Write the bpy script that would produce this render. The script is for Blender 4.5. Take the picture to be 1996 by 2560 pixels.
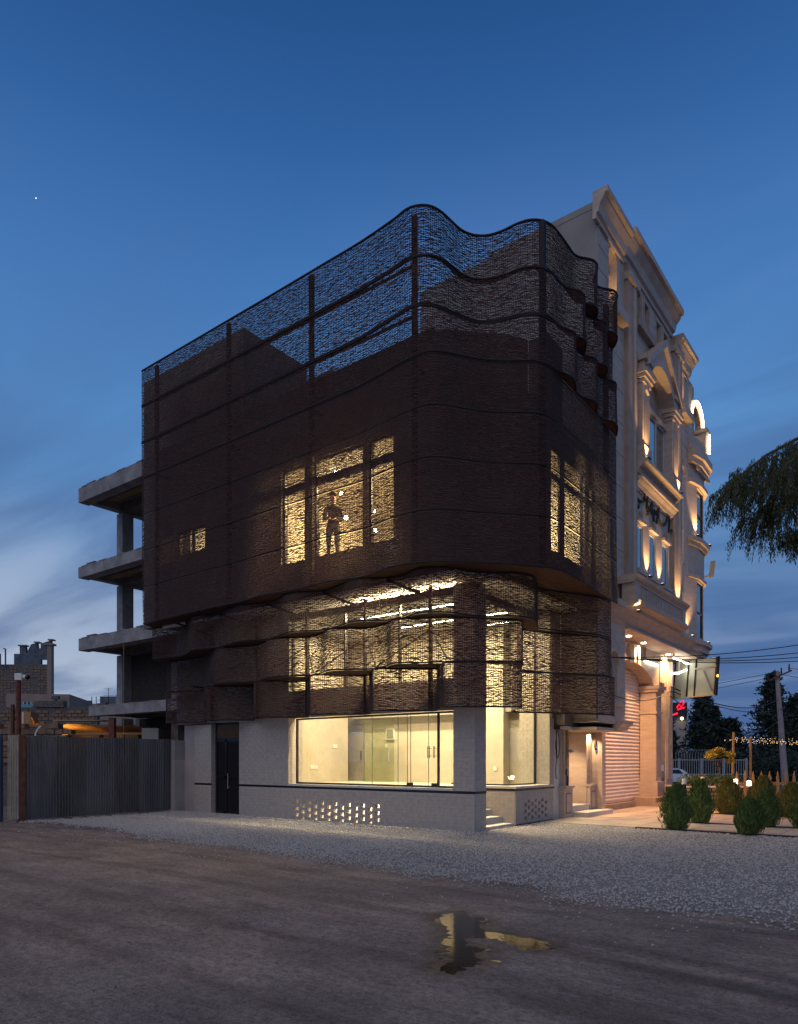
import bpy, bmesh, math, random
import numpy as np
from mathutils import Vector, noise as mnoise
R = math.radians
random.seed(11); rng = np.random.default_rng(5)
S = bpy.context.scene
for o in list(bpy.data.objects): bpy.data.objects.remove(o)

def lin(c): return tuple((v/255/12.92 if v/255 <= .04045 else ((v/255+.055)/1.055)**2.4) for v in c)

# ------------------------------------------------------------------ camera
cam = bpy.data.cameras.new('camera'); co = bpy.data.objects.new('camera', cam); S.collection.objects.link(co)
co.location = (8.07, -13.32, 1.6); co.rotation_euler = (R(90), 0, R(37.35))
cam.sensor_fit = 'HORIZONTAL'; cam.sensor_width = 36; cam.lens = 31.71; cam.shift_y = .3106
cam.clip_start = .1; cam.clip_end = 3000
S.camera = co

# ------------------------------------------------------------------ dusk sky
W = bpy.data.worlds.new('World'); S.world = W; W.use_nodes = True
nt = W.node_tree; N = nt.nodes; L = nt.links; N.clear()
def nd(t, **k):
    n = N.new(t)
    for a, v in k.items(): setattr(n, a, v)
    return n
def mth(op, a, b=None, clamp=False):
    n = nd('ShaderNodeMath', operation=op); n.use_clamp = clamp
    for i, v in enumerate((a, b)):
        if v is None: continue
        if isinstance(v, (int, float)): n.inputs[i].default_value = v
        else: L.new(v, n.inputs[i])
    return n.outputs[0]
def mixc(f, a, b):
    n = nd('ShaderNodeMix', data_type='RGBA'); n.clamp_factor = True
    for s, v in ((n.inputs[0], f), (n.inputs[6], a), (n.inputs[7], b)):
        if isinstance(v, (int, float)): s.default_value = v
        elif isinstance(v, tuple): s.default_value = (*v, 1)
        else: L.new(v, s)
    return n.outputs[2]
tc = nd('ShaderNodeTexCoord'); sep = nd('ShaderNodeSeparateXYZ'); L.new(tc.outputs['Generated'], sep.inputs[0])
zz = mth('MAXIMUM', sep.outputs[2], 0.0)
ramp = nd('ShaderNodeValToRGB'); L.new(zz, ramp.inputs[0])
cr = ramp.color_ramp
stops = [(0, (112,130,164)), (.10, (108,136,178)), (.27, (96,140,190)), (.42, (86,138,196)), (.55, (68,119,182)), (.66, (48,96,158)), (.76, (33,75,130)), (1, (20,50,98))]
while len(cr.elements) < len(stops): cr.elements.new(.5)
for e, (p, c) in zip(cr.elements, stops): e.position = p; e.color = (*lin(c), 1)
def azdot(dx, dy):
    h = math.hypot(dx, dy)
    return mth('ADD', mth('MULTIPLY', sep.outputs[0], dx/h), mth('MULTIPLY', sep.outputs[1], dy/h))
low = mth('SUBTRACT', 1.0, mth('DIVIDE', zz, .34), True)
glow = mth('MULTIPLY', mth('MULTIPLY', mth('POWER', mth('MAXIMUM', azdot(-1, .30), 0.0), 5.0), low), 1.5, True)
c = mixc(glow, ramp.outputs[0], lin((180,193,211)))
dark = mth('MULTIPLY', mth('POWER', mth('MAXIMUM', azdot(-.08, 1), 0.0), 5.0), mth('SUBTRACT', 1.0, mth('DIVIDE', zz, .42), True), True)
c = mixc(mth('MULTIPLY', dark, .85), c, lin((54,87,140)))
# thin stretched clouds, laid out on a flat layer high above
cz = mth('ADD', zz, .12)
cmb = nd('ShaderNodeCombineXYZ'); L.new(mth('DIVIDE', sep.outputs[0], cz), cmb.inputs[0]); L.new(mth('DIVIDE', sep.outputs[1], cz), cmb.inputs[1])
mp = nd('ShaderNodeMapping'); mp.inputs['Rotation'].default_value = (0, 0, R(28)); mp.inputs['Scale'].default_value = (.55, 1.7, 1); L.new(cmb.outputs[0], mp.inputs[0])
n1 = nd('ShaderNodeTexNoise'); n1.inputs['Scale'].default_value = 1.15; n1.inputs['Detail'].default_value = 6; n1.inputs['Roughness'].default_value = .5; n1.inputs['Distortion'].default_value = .4
L.new(mp.outputs[0], n1.inputs['Vector'])
def smooth(v, a, b):
    n = nd('ShaderNodeMapRange', interpolation_type='SMOOTHSTEP'); L.new(v, n.inputs[0]); n.inputs[1].default_value = a; n.inputs[2].default_value = b
    return n.outputs[0]
lowc = smooth(zz, .72, .30)
dk = mth('MULTIPLY', mth('MULTIPLY', smooth(n1.outputs[0], .45, .68), lowc), .68)
c = mixc(dk, c, lin((72,103,154)))
lt = mth('MULTIPLY', mth('MULTIPLY', smooth(n1.outputs[0], .52, .30), lowc), mth('ADD', mth('MULTIPLY', glow, .6), .26))
c = mixc(lt, c, lin((160,178,210)))
bg = nd('ShaderNodeBackground'); L.new(c, bg.inputs[0]); bg.inputs[1].default_value = 1.0
wo = nd('ShaderNodeOutputWorld'); L.new(bg.outputs[0], wo.inputs[0])
sun = bpy.data.lights.new('sun', 'SUN'); sun.energy = .78; sun.angle = R(75); sun.color = (1, .82, .67)      # broad afterglow of the whole western sky
so = bpy.data.objects.new('sun', sun); S.collection.objects.link(so); so.rotation_euler = (R(46), 0, R(12))
S.view_settings.view_transform = 'Standard'; S.view_settings.look = 'None'; S.view_settings.gamma = 1; S.view_settings.use_curve_mapping = False
S.view_settings.exposure = 0.0
S.render.engine = 'CYCLES'
S.cycles.use_denoising = True; S.cycles.denoiser = 'OPENIMAGEDENOISE'; S.cycles.denoising_input_passes = 'RGB_ALBEDO_NORMAL'; S.cycles.denoising_prefilter = 'NONE'; S.cycles.use_adaptive_sampling = False
S.cycles.max_bounces = 8; S.cycles.transparent_max_bounces = 16; S.cycles.sample_clamp_indirect = 1.5

# ------------------------------------------------------------------ materials
MATS = {}
def mat(name, col, rough=.8, var=.15, scale=6, bump=0., bscale=60, metal=0., col2=None, spec=.5, stretch=None, detail=5):
    if name in MATS: return MATS[name]
    m = bpy.data.materials.new(name); m.use_nodes = True; t = m.node_tree; n = t.nodes; l = t.links
    b = n['Principled BSDF']; b.inputs['Roughness'].default_value = rough; b.inputs['Metallic'].default_value = metal
    b.inputs['Specular IOR Level'].default_value = spec
    g = n.new('ShaderNodeNewGeometry'); vec = g.outputs['Position']
    if stretch:
        mpn = n.new('ShaderNodeMapping'); mpn.inputs['Scale'].default_value = stretch; l.new(vec, mpn.inputs[0]); vec = mpn.outputs[0]
    nz = n.new('ShaderNodeTexNoise'); nz.inputs['Scale'].default_value = scale; nz.inputs['Detail'].default_value = detail; nz.inputs['Roughness'].default_value = .6
    l.new(vec, nz.inputs['Vector'])
    rp = n.new('ShaderNodeValToRGB'); l.new(nz.outputs[0], rp.inputs[0])
    a = col2 or tuple(v*(1-var) for v in col); z = col if col2 else tuple(min(1, v*(1+var)) for v in col)
    rp.color_ramp.elements[0].position = .32; rp.color_ramp.elements[1].position = .68
    rp.color_ramp.elements[0].color = (*a, 1); rp.color_ramp.elements[1].color = (*z, 1)
    l.new(rp.outputs[0], b.inputs['Base Color'])
    if bump:
        n2 = n.new('ShaderNodeTexNoise'); n2.inputs['Scale'].default_value = bscale; n2.inputs['Detail'].default_value = 4; l.new(g.outputs['Position'], n2.inputs['Vector'])
        bp = n.new('ShaderNodeBump'); bp.inputs['Strength'].default_value = bump; bp.inputs['Distance'].default_value = .02
        l.new(n2.outputs[0], bp.inputs['Height']); l.new(bp.outputs[0], b.inputs['Normal'])
    MATS[name] = m; return m
def emis(name, col, st):
    if name in MATS: return MATS[name]
    m = bpy.data.materials.new(name); m.use_nodes = True; n = m.node_tree.nodes; b = n['Principled BSDF']
    b.inputs['Base Color'].default_value = (*col, 1); b.inputs['Emission Color'].default_value = (*col, 1); b.inputs['Emission Strength'].default_value = st
    m.cycles.emission_sampling = 'NONE'
    MATS[name] = m; return m
def glassm(name, tint=(1, 1, 1), refl=.06, rough=.02):
    if name in MATS: return MATS[name]
    m = bpy.data.materials.new(name); m.use_nodes = True; t = m.node_tree; n = t.nodes; l = t.links; n.clear()
    o = n.new('ShaderNodeOutputMaterial'); tr = n.new('ShaderNodeBsdfTransparent'); tr.inputs[0].default_value = (*tint, 1)
    g = n.new('ShaderNodeBsdfGlossy'); g.inputs['Roughness'].default_value = rough
    lw = n.new('ShaderNodeLayerWeight'); lw.inputs[0].default_value = .35
    mr = n.new('ShaderNodeMapRange'); l.new(lw.outputs['Fresnel'], mr.inputs[0]); mr.inputs[3].default_value = refl*.6; mr.inputs[4].default_value = min(.6, refl*6)
    mx = n.new('ShaderNodeMixShader'); l.new(mr.outputs[0], mx.inputs[0]); l.new(tr.outputs[0], mx.inputs[1]); l.new(g.outputs[0], mx.inputs[2]); l.new(mx.outputs[0], o.inputs[0])
    MATS[name] = m; return m

M_weave = mat('woven_fibre', (.074,.027,.023), .75, .5, 7, stretch=(1, 1, 4))
M_warp = mat('warp_rod', (.03,.02,.02), .7, .2, 5)
M_steel = mat('dark_steel', (.024,.017,.017), .7, .2, 8, spec=.3)
M_brick = mat('white_brick', (.42,.375,.335), .8, .12, 9, .25, 90)
M_mortar = mat('brick_mortar', (.34,.30,.27), .95, .2, 20)
M_black = mat('black_metal', (.012,.012,.014), .4, .2, 10)
M_sill = mat('sill_stone', (.55,.52,.47), .6, .1, 12)
M_plaster = mat('troweled_plaster', (.52,.47,.38), .85, .1, 1.3, .15, 9, col2=(.40,.36,.29))
M_white = mat('white_paint', (.72,.70,.66), .6, .05, 6)
M_greydoor = mat('grey_door_paint', (.26,.24,.22), .6, .15, 3)
M_floor = mat('pale_floor_stone', (.62,.58,.50), .35, .08, 3)
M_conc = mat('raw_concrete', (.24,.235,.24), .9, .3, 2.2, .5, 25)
M_concd = mat('unlit_concrete', (.13,.11,.10), .9, .35, 1.5, .4, 25)
M_clay = mat('clay_block', (.30,.20,.07), .9, .3, 9, .4, 40)
M_roughcast = mat('cement_render', (.28,.265,.25), .95, .12, 1.3, .3, 40)
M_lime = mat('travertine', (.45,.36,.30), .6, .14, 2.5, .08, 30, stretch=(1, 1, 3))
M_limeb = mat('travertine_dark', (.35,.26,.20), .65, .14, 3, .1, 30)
M_lineg = mat('stone_joint', (.20,.14,.11), .9, .1, 5)
M_shut = mat('shutter_paint', (.74,.62,.55), .45, .06, 3)
M_pvc = mat('window_pvc', (.45,.46,.50), .4, .08, 5)
M_winb = mat('curtained_room', (.30,.35,.36), .8, .25, 1.2)
M_rust = mat('rusty_steel', (.14,.045,.03), .8, .35, 7, .3, 60)
M_corr = mat('galvanised_sheet', (.125,.118,.125), .6, .3, 1.4, .1, 60, metal=.25, stretch=(1.2, 1.2, .25))
M_corrb = mat('galvanised_sheet_dark', (.09,.082,.085), .6, .3, 1.6, .1, 60, metal=.25, stretch=(1.2, 1.2, .25))
M_cream = mat('cream_sheet', (.36,.32,.24), .6, .2, 2)
M_navy = mat('blue_sheet', (.06,.075,.11), .6, .2, 2)
M_oldbrick = mat('old_brick', (.22,.15,.10), .95, .3, 5, .4, 40)
M_oldbrickd = mat('weathered_brick', (.12,.105,.10), .95, .4, 9, .5, 30)
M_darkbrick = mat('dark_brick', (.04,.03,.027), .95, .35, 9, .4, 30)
M_bgray = mat('grey_render', (.09,.11,.14), .95, .35, 3, .3, 10)
M_beige = mat('beige_render', (.24,.19,.16), .95, .1, 1.5)
M_tarp = mat('plastic_tarp', (.38,.22,.09), .6, .25, 4, .6, 9)
M_wood = mat('planed_wood', (.36,.20,.08), .7, .25, 8, .2, 40, stretch=(6, 6, 1))
M_pole = mat('pole_concrete', (.30,.25,.25), .9, .15, 3, .3, 40)
M_wire = mat('cable_rubber', (.012,.011,.012), .6, .1, 5)
M_bark = mat('bark', (.10,.065,.04), .9, .3, 8, .5, 30)
M_cyp = mat('cypress_leaf', (.09,.15,.03), .75, .55, 14, col2=(.026,.055,.012))
M_cyp2 = mat('cypress_leaf_warm_lit', (.15,.15,.022), .75, .5, 14, col2=(.06,.07,.014))  # leaf colour shifted to gold to carry the orange light on these bushes
M_leafd = mat('dark_needle', (.022,.036,.022), .8, .5, 1.2, col2=(.012,.02,.014))
M_leafw = mat('willow_leaf', (.06,.08,.025), .7, .5, 2.5, col2=(.02,.034,.014))
M_leafy = mat('yellow_leaf', (.30,.24,.035), .7, .3, 6)
M_leafs = mat('shrub_leaf', (.06,.10,.03), .7, .5, 8)
M_stone = mat('pale_rubble', (.46,.41,.35), .85, .2, 5, .3, 30)
M_tile = mat('paving_stone', (.44,.37,.32), .75, .14, 1.2, .1, 40)
M_joint = mat('paving_bed', (.14,.11,.09), .95, .2, 6)
M_soil = mat('soil', (.05,.038,.03), .95, .4, 14, .6, 60)
M_asph = mat('asphalt', (.05,.052,.06), .9, .15, 8)
M_wfence = mat('white_iron', (.30,.31,.33), .6, .1, 4)
M_car = mat('white_car_paint', (.62,.66,.72), .25, .03, 4)
M_glassd = mat('dark_glass', (.01,.015,.02), .1, .1, 4)
M_tyre = mat('tyre_rubber', (.015,.015,.016), .8, .2, 8)
M_red = mat('red_lamp', (.25,.015,.02), .3, .1, 5)
M_brass = mat('yellow_pipe', (.45,.27,.04), .4, .1, 5)
M_grey = mat('grey_metal', (.28,.28,.28), .5, .1, 6)
M_signg = mat('verdigris_metal', (.02,.026,.026), .8, .2, 5)
M_panel = mat('panel_backing', (.36,.40,.34), .5, .1, 2)
M_skin = mat('skin', (.42,.25,.17), .6, .05, 6)
M_cloth = mat('dark_cloth', (.035,.037,.045), .9, .1, 12)
M_cloth2 = mat('denim', (.05,.055,.075), .9, .1, 12)
M_shirt = mat('blue_grey_shirt', (.10,.12,.17), .9, .1, 12)
M_hair = mat('hair', (.012,.009,.008), .6, .2, 20)
G_clear = glassm('shop_glass', (.97,.99,.96), .025)
G_green = glassm('green_edge_glass', (.86,.90,.82), .05)
G_dusk = glassm('window_glass', (.75,.84,.86), .9, .03)

# ------------------------------------------------------------------ building blocks
FR = {}
def link(o): S.collection.objects.link(o); return o
def tag(o, label=None, cat=None, group=None, kind=None):
    for k, v in (('label', label), ('category', cat), ('group', group), ('kind', kind)):
        if v: o[k] = v
    return o
def thing(name, loc, label, cat, group=None, rz=0, local=False):
    o = link(bpy.data.objects.new(name, None)); o.location = loc; o.rotation_euler = (0, 0, rz); o.empty_display_size = .2
    FR[o.name] = (0, 0, 0) if local else tuple(loc)
    return tag(o, label, cat, group)
class MB:
    def __init__(s): s.v = []; s.f = []
    def add(s, v, f):
        k = len(s.v); s.v += [tuple(map(float, p)) for p in v]; s.f += [tuple(i+k for i in q) for q in f]; return s
    def box(s, x0, x1, y0, y1, z0, z1):
        if x0 > x1: x0, x1 = x1, x0
        if y0 > y1: y0, y1 = y1, y0
        if z0 > z1: z0, z1 = z1, z0
        return s.add([(x0,y0,z0),(x1,y0,z0),(x1,y1,z0),(x0,y1,z0),(x0,y0,z1),(x1,y0,z1),(x1,y1,z1),(x0,y1,z1)],
                     [(3,2,1,0),(4,5,6,7),(0,1,5,4),(1,2,6,5),(2,3,7,6),(3,0,4,7)])
    def quad(s, a, b, c, d): return s.add([a,b,c,d], [(0,1,2,3)])
    def obox(s, c, ax, hx, hy, hz):
        c = Vector(c); X, Y, Z = [Vector(a).normalized() for a in ax]
        pts = [c + X*hx*i + Y*hy*j + Z*hz*k for k in (-1,1) for i, j in ((-1,-1),(1,-1),(1,1),(-1,1))]
        return s.add(pts, [(3,2,1,0),(4,5,6,7),(0,1,5,4),(1,2,6,5),(2,3,7,6),(3,0,4,7)])
    def bar(s, a, b, w, h, up=(0,0,1)):
        a = Vector(a); b = Vector(b); d = b-a; u = Vector(up)
        if abs(d.normalized().dot(u)) > .98: u = Vector((1,0,0))
        y = u.cross(d).normalized(); z = d.cross(y).normalized()
        return s.obox((a+b)/2, (d, y, z), d.length/2, w/2, h/2)
    def tube(s, pts, r, n=6, cap=True):
        P = [Vector(p) for p in pts]; rr = r if hasattr(r, '__len__') else [r]*len(P); k = len(s.v); u = None
        for i, p in enumerate(P):
            t = (P[min(i+1, len(P)-1)] - P[max(i-1, 0)])
            t = t.normalized() if t.length > 1e-9 else Vector((0,0,1))
            if u is None: u = t.orthogonal().normalized()
            u = (u - t*u.dot(t)); u = u.normalized() if u.length > 1e-6 else t.orthogonal().normalized()
            w = t.cross(u)
            for j in range(n):
                a = 2*math.pi*j/n; s.v.append(tuple(p + (u*math.cos(a) + w*math.sin(a))*rr[i]))
        for i in range(len(P)-1):
            for j in range(n):
                s.f.append((k+i*n+j, k+i*n+(j+1) % n, k+(i+1)*n+(j+1) % n, k+(i+1)*n+j))
        if cap: s.f.append(tuple(k+j for j in reversed(range(n)))); s.f.append(tuple(k+(len(P)-1)*n+j for j in range(n)))
        return s
    def prism(s, poly, ax, a0, a1):
        """poly in the two axes other than ax (cyclic order), extruded along ax"""
        def pt(u, v, w): return {'x': (w,u,v), 'y': (u,w,v), 'z': (u,v,w)}[ax]
        n = len(poly); A = [pt(u,v,a0) for u,v in poly] + [pt(u,v,a1) for u,v in poly]
        f = [tuple(range(n)), tuple(range(2*n-1, n-1, -1))] + [((i+1) % n, i, n+i, n+(i+1) % n) for i in range(n)]
        return s.add(A, f)
    def lathe(s, prof, n=12, c=(0,0,0)):
        k = len(s.v)
        for r, z in prof:
            for j in range(n):
                a = 2*math.pi*j/n; s.v.append((c[0]+r*math.cos(a), c[1]+r*math.sin(a), c[2]+z))
        for i in range(len(prof)-1):
            for j in range(n): s.f.append((k+i*n+j, k+i*n+(j+1) % n, k+(i+1)*n+(j+1) % n, k+(i+1)*n+j))
        s.f.append(tuple(k+j for j in reversed(range(n)))); s.f.append(tuple(k+(len(prof)-1)*n+j for j in range(n)))
        return s
    def sphere(s, c, r, n=8, m=6, sq=1):
        return s.lathe([(max(r*math.sin(math.pi*i/m), .002), -r*sq*math.cos(math.pi*i/m)) for i in range(m+1)], n, c)
    def build(s, name, m, parent=None, kind=None, smooth=False, **k):
        return build_np(name, np.array(s.v, dtype=np.float64), s.f, m, parent, kind, smooth, **k)
def build_np(name, V, F, m, parent=None, kind=None, smooth=False, label=None, cat=None, group=None, base=False, nq=None):
    lo = V.min(0); hi = V.max(0); c = (lo+hi)/2; c[2] = lo[2]
    me = bpy.data.meshes.new(name)
    if isinstance(F, np.ndarray):
        me.vertices.add(len(V)); me.vertices.foreach_set('co', (V-c).astype(np.float32).ravel())
        k = F.shape[1]; me.loops.add(F.size); me.loops.foreach_set('vertex_index', F.astype(np.int32).ravel())
        me.polygons.add(len(F)); me.polygons.foreach_set('loop_start', np.arange(0, F.size, k, dtype=np.int32))
        me.update(calc_edges=True); me.validate()
    else:
        me.from_pydata((V-c).tolist(), [], F); me.update()
    if not isinstance(F, np.ndarray):
        bm = bmesh.new(); bm.from_mesh(me); bmesh.ops.recalc_face_normals(bm, faces=bm.faces); bm.to_mesh(me); bm.free()
    if smooth: me.polygons.foreach_set('use_smooth', [True]*len(me.polygons))
    me.materials.append(m)
    o = link(bpy.data.objects.new(name, me)); FR[o.name] = tuple(c)
    if parent: o.parent = parent; p = FR[parent.name]; o.location = (c[0]-p[0], c[1]-p[1], c[2]-p[2])
    else: o.location = tuple(c)
    if smooth and False: pass
    return tag(o, label, cat, group, kind)
def box(name, m, parent, *b, **k): return MB().box(*b).build(name, m, parent, **k)
def dup(o, loc=None, rz=None, label=None, parent=None, scale=None):
    c = link(o.copy())
    FR[c.name] = FR[o.name]
    if parent: c.parent = parent
    if loc is not None: c.location = loc
    if rz is not None: c.rotation_euler = (0, 0, rz)
    if scale: c.scale = scale
    if label: c['label'] = label
    for ch in list(o.children): dup(ch, parent=c)
    return c
def rects(y0, y1, z0, z1, holes):
    ys = sorted({y0, y1, *[v for h in holes for v in h[:2] if y0 < v < y1]}); zs = sorted({z0, z1, *[v for h in holes for v in h[2:4] if z0 < v < z1]})
    out = []
    for a, b in zip(ys, ys[1:]):
        run = None
        for c_, d in zip(zs, zs[1:]):
            inh = any(h[0] <= a+1e-6 and b <= h[1]+1e-6 and h[2] <= c_+1e-6 and d <= h[3]+1e-6 for h in holes)
            if inh:
                if run: out.append(run); run = None
            else: run = (a, b, run[2], d) if run else (a, b, c_, d)
        if run: out.append(run)
    return out
def light(name, kind, loc, power, col, size=.2, size2=None, rot=(0,0,0), spot=None, blend=.5, parent=None):
    l = bpy.data.lights.new(name, kind); l.energy = power; l.color = col
    if kind == 'AREA':
        l.shape = 'RECTANGLE' if size2 else 'SQUARE'; l.size = size
        if size2: l.size_y = size2
    else: l.shadow_soft_size = size
    if spot: l.spot_size = R(spot); l.spot_blend = blend
    o = link(bpy.data.objects.new(name, l)); o.location = loc; o.rotation_euler = rot
    if parent: o.parent = parent; p = FR[parent.name]; o.location = (loc[0]-p[0], loc[1]-p[1], loc[2]-p[2])
    return o
def aim(o, d):
    o.rotation_euler = Vector(d).to_track_quat('-Z', 'Y').to_euler()
def view(l, d, z=0):   # a plan grid turned to the street's diagonal: l metres right, d metres deep from the lot's corner
    return (8.07 + .795*l - .6066*d, -13.32 + .6066*l + .795*d, z)
WARM = (1, .72, .36); WARM2 = (1, .60, .27); SHOP = (1, .76, .45)

# ================================================================== ground
# puddle
PUD = [(4.10,-7.50),(4.11,-7.33),(3.99,-7.25),(4.0,-7.1),(4.09,-6.99),(4.26,-7.11),(4.43,-7.12),(4.5,-7.26),(4.56,-7.4),(4.63,-7.53),(4.77,-7.53),(4.98,-7.55),(5.2,-7.54),(5.35,-7.58),(5.46,-7.77),(5.32,-7.89),(5.17,-7.82),(4.97,-7.77),(4.82,-7.78),(4.67,-7.86),(4.74,-8.0),(4.86,-8.1),(4.96,-8.1),(5.04,-8.08),(5.05,-8.14),(5.0,-8.25),(5.08,-8.31),(5.18,-8.36),(5.19,-8.48),(5.18,-8.61),(5.15,-8.74),(5.14,-8.85),(5.05,-8.86),(5.01,-8.82),(4.98,-8.64),(4.96,-8.57),(4.86,-8.52),(4.78,-8.4),(4.74,-8.24),(4.63,-8.13),(4.5,-7.91),(4.38,-7.72),(4.26,-7.6)]
PA = np.array(PUD); PB = np.roll(PA, -1, 0)
def pdist(x, y):
    q = np.array((x, y)); e = PB-PA; w = q-PA; t_ = np.clip((w*e).sum(1)/(e*e).sum(1), 0, 1); dmin = np.sqrt((((w-e*t_[:, None])**2).sum(1)).min())
    ins = False
    for (x0, y0), (x1, y1) in zip(PA, PB):
        if (y0 > y) != (y1 > y) and x < (x1-x0)*(y-y0)/(y1-y0)+x0: ins = not ins
    return -dmin if ins else dmin
def gh(x, y):
    h = gh0(x, y)
    if 2.2 < x < 8.4 and -10.7 < y < -5.8:
        s_ = pdist(x, y) + .05*mnoise.noise((x*7, y*7, 2)) + .02*mnoise.noise((x*23, y*23, 4))
        k_ = max(0, min(1, (1.4-s_)/.9)); h = h*(1-k_) + HP*k_
        h -= .014*max(0, min(1, (.07-s_)/.14)) ; h += .0115*mnoise.noise((x*9, y*13, 8))*k_ + .003*mnoise.noise((x*30, y*36, 5))*k_
    return h
HP = -.012
def gh0(x, y):
    h = 0.0
    d = -.6066*(x-8.07) + .795*(y+13.32); l = .795*(x-8.07) + .6066*(y+13.32)
    if y < -3.5 and -14 < x < 14 and y > -18:
        k = min(1, (-3.5-y)/1.5)
        for c_, r_ in (((6.5, -24), 14.2), ((6.5, -24), 15.7), ((-6, -2), 9.6), ((-6, -2), 11.1)):
            q_ = abs(math.hypot(x-c_[0], y-c_[1])-r_)/.16
            if q_ < 1.6: h += k*(-.022*math.cos(q_*1.3) if q_ < 1.2 else .010)
        h += k*(.028*mnoise.noise((x*.35, y*.8, 3)) + .012*mnoise.noise((x*1.6, y*2.2, 7)) + .006*mnoise.noise((x*5, y*6, 1)))
    if l > 0 and d > 27: h -= .62*min(1, (d-27)/10)
    return h - .012
xs = np.concatenate([np.array([-900,-300,-120,-60,-35,-22]), np.arange(-15, 3.5, .13), np.arange(3.55, 7.5, .035), np.arange(7.55, 13.01, .13), np.array([16,20,25,30,36,42,50,62,80,120,300,900])])
ys = np.concatenate([np.array([-300,-60,-30,-20]), np.arange(-14.4, -9.3, .10), np.arange(-9.28, -6.6, .035), np.arange(-6.55, -2.99, .11), np.array([-2,0,4,8,12,16,20,25,30,34,38,42,46,50,60,75,90,120,200,400,1200])])
GX, GY = np.meshgrid(xs, ys)
V = np.stack([GX.ravel(), GY.ravel(), np.array([gh(x, y) for x, y in zip(GX.ravel(), GY.ravel())])], 1)
nx, ny = len(xs), len(ys)
i, j = np.meshgrid(np.arange(nx-1), np.arange(ny-1)); a = (j*nx+i).ravel()
m = mat('packed_dirt', (.46,.38,.33), .9, .22, .9, .0, col2=(.31,.27,.25), detail=9)
t = m.node_tree; n = t.nodes; l = t.links; b = n['Principled BSDF']; b.inputs['Specular IOR Level'].default_value = .25
g = n['Geometry'] if 'Geometry' in n else [q for q in n if q.type == 'NEW_GEOMETRY'][0]
def tn(sc, stretch=(1,1,1), rot=0, det=4):
    mpn = n.new('ShaderNodeMapping'); mpn.inputs['Scale'].default_value = stretch; mpn.inputs['Rotation'].default_value = (0,0,rot); l.new(g.outputs['Position'], mpn.inputs[0])
    q = n.new('ShaderNodeTexNoise'); q.inputs['Scale'].default_value = sc; q.inputs['Detail'].default_value = det; q.inputs['Roughness'].default_value = .65; l.new(mpn.outputs[0], q.inputs['Vector']); return q.outputs[0]
f1 = tn(9, (1,1,1), 0, 6); f2 = tn(2.2, (.35,1.6,1), R(20), 6); f3 = tn(42, (1,1,1), 0, 3)
mm = n.new('ShaderNodeMath'); mm.operation = 'MULTIPLY_ADD'; l.new(f3, mm.inputs[0]); mm.inputs[1].default_value = .5; l.new(f1, mm.inputs[2])
m2 = n.new('ShaderNodeMath'); m2.operation = 'MULTIPLY_ADD'; l.new(f2, m2.inputs[0]); m2.inputs[1].default_value = 2.0; l.new(mm.outputs[0], m2.inputs[2])
bp = n.new('ShaderNodeBump'); bp.inputs['Strength'].default_value = 1.0; bp.inputs['Distance'].default_value = .06; l.new(m2.outputs[0], bp.inputs['Height']); l.new(bp.outputs[0], b.inputs['Normal'])
old = b.inputs['Base Color'].links[0].from_socket
mxn = n.new('ShaderNodeMix'); mxn.data_type = 'RGBA'; mxn.blend_type = 'MULTIPLY'; mxn.inputs[0].default_value = .55
rp = n.new('ShaderNodeValToRGB'); rp.color_ramp.elements[0].position = .30; rp.color_ramp.elements[1].position = .62; rp.color_ramp.elements[0].color = (.45,.43,.42,1); rp.color_ramp.elements[1].color = (1,1,1,1)
l.new(f2, rp.inputs[0]); l.new(old, mxn.inputs[6]); l.new(rp.outputs[0], mxn.inputs[7])
rp2 = n.new('ShaderNodeValToRGB'); rp2.color_ramp.elements[0].position = .36; rp2.color_ramp.elements[1].position = .5; rp2.color_ramp.elements[0].color = (.55,.53,.52,1); rp2.color_ramp.elements[1].color = (1,1,1,1)
l.new(f3, rp2.inputs[0])
mx3 = n.new('ShaderNodeMix'); mx3.data_type = 'RGBA'; mx3.blend_type = 'MULTIPLY'; mx3.inputs[0].default_value = .7
l.new(mxn.outputs[2], mx3.inputs[6]); l.new(rp2.outputs[0], mx3.inputs[7]); 
f4 = tn(.55, (1,1.6,1), R(35), 8); f5 = tn(16, (1,1,1), 0, 5)
def rampc(src, p0, c0, p1, c1):
    r_ = n.new('ShaderNodeValToRGB'); r_.color_ramp.elements[0].position = p0; r_.color_ramp.elements[1].position = p1; r_.color_ramp.elements[0].color = (*c0, 1); r_.color_ramp.elements[1].color = (*c1, 1); l.new(src, r_.inputs[0]); return r_.outputs[0]
def mulc(a_, b_, f_=1.0):
    q = n.new('ShaderNodeMix'); q.data_type = 'RGBA'; q.blend_type = 'MULTIPLY'
    if isinstance(f_, float): q.inputs[0].default_value = f_
    else: l.new(f_, q.inputs[0])
    l.new(a_, q.inputs[6]); l.new(b_, q.inputs[7]) if not isinstance(b_, tuple) else setattr(q.inputs[7], 'default_value', (*b_, 1)); return q.outputs[2]
cc = mulc(mx3.outputs[2], rampc(f4, .36, (.72,.68,.68), .62, (1.08,1.02,.98))); cc = mulc(cc, rampc(f5, .34, (.62,.60,.60), .60, (1.1,1.1,1.1)), .8)
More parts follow.
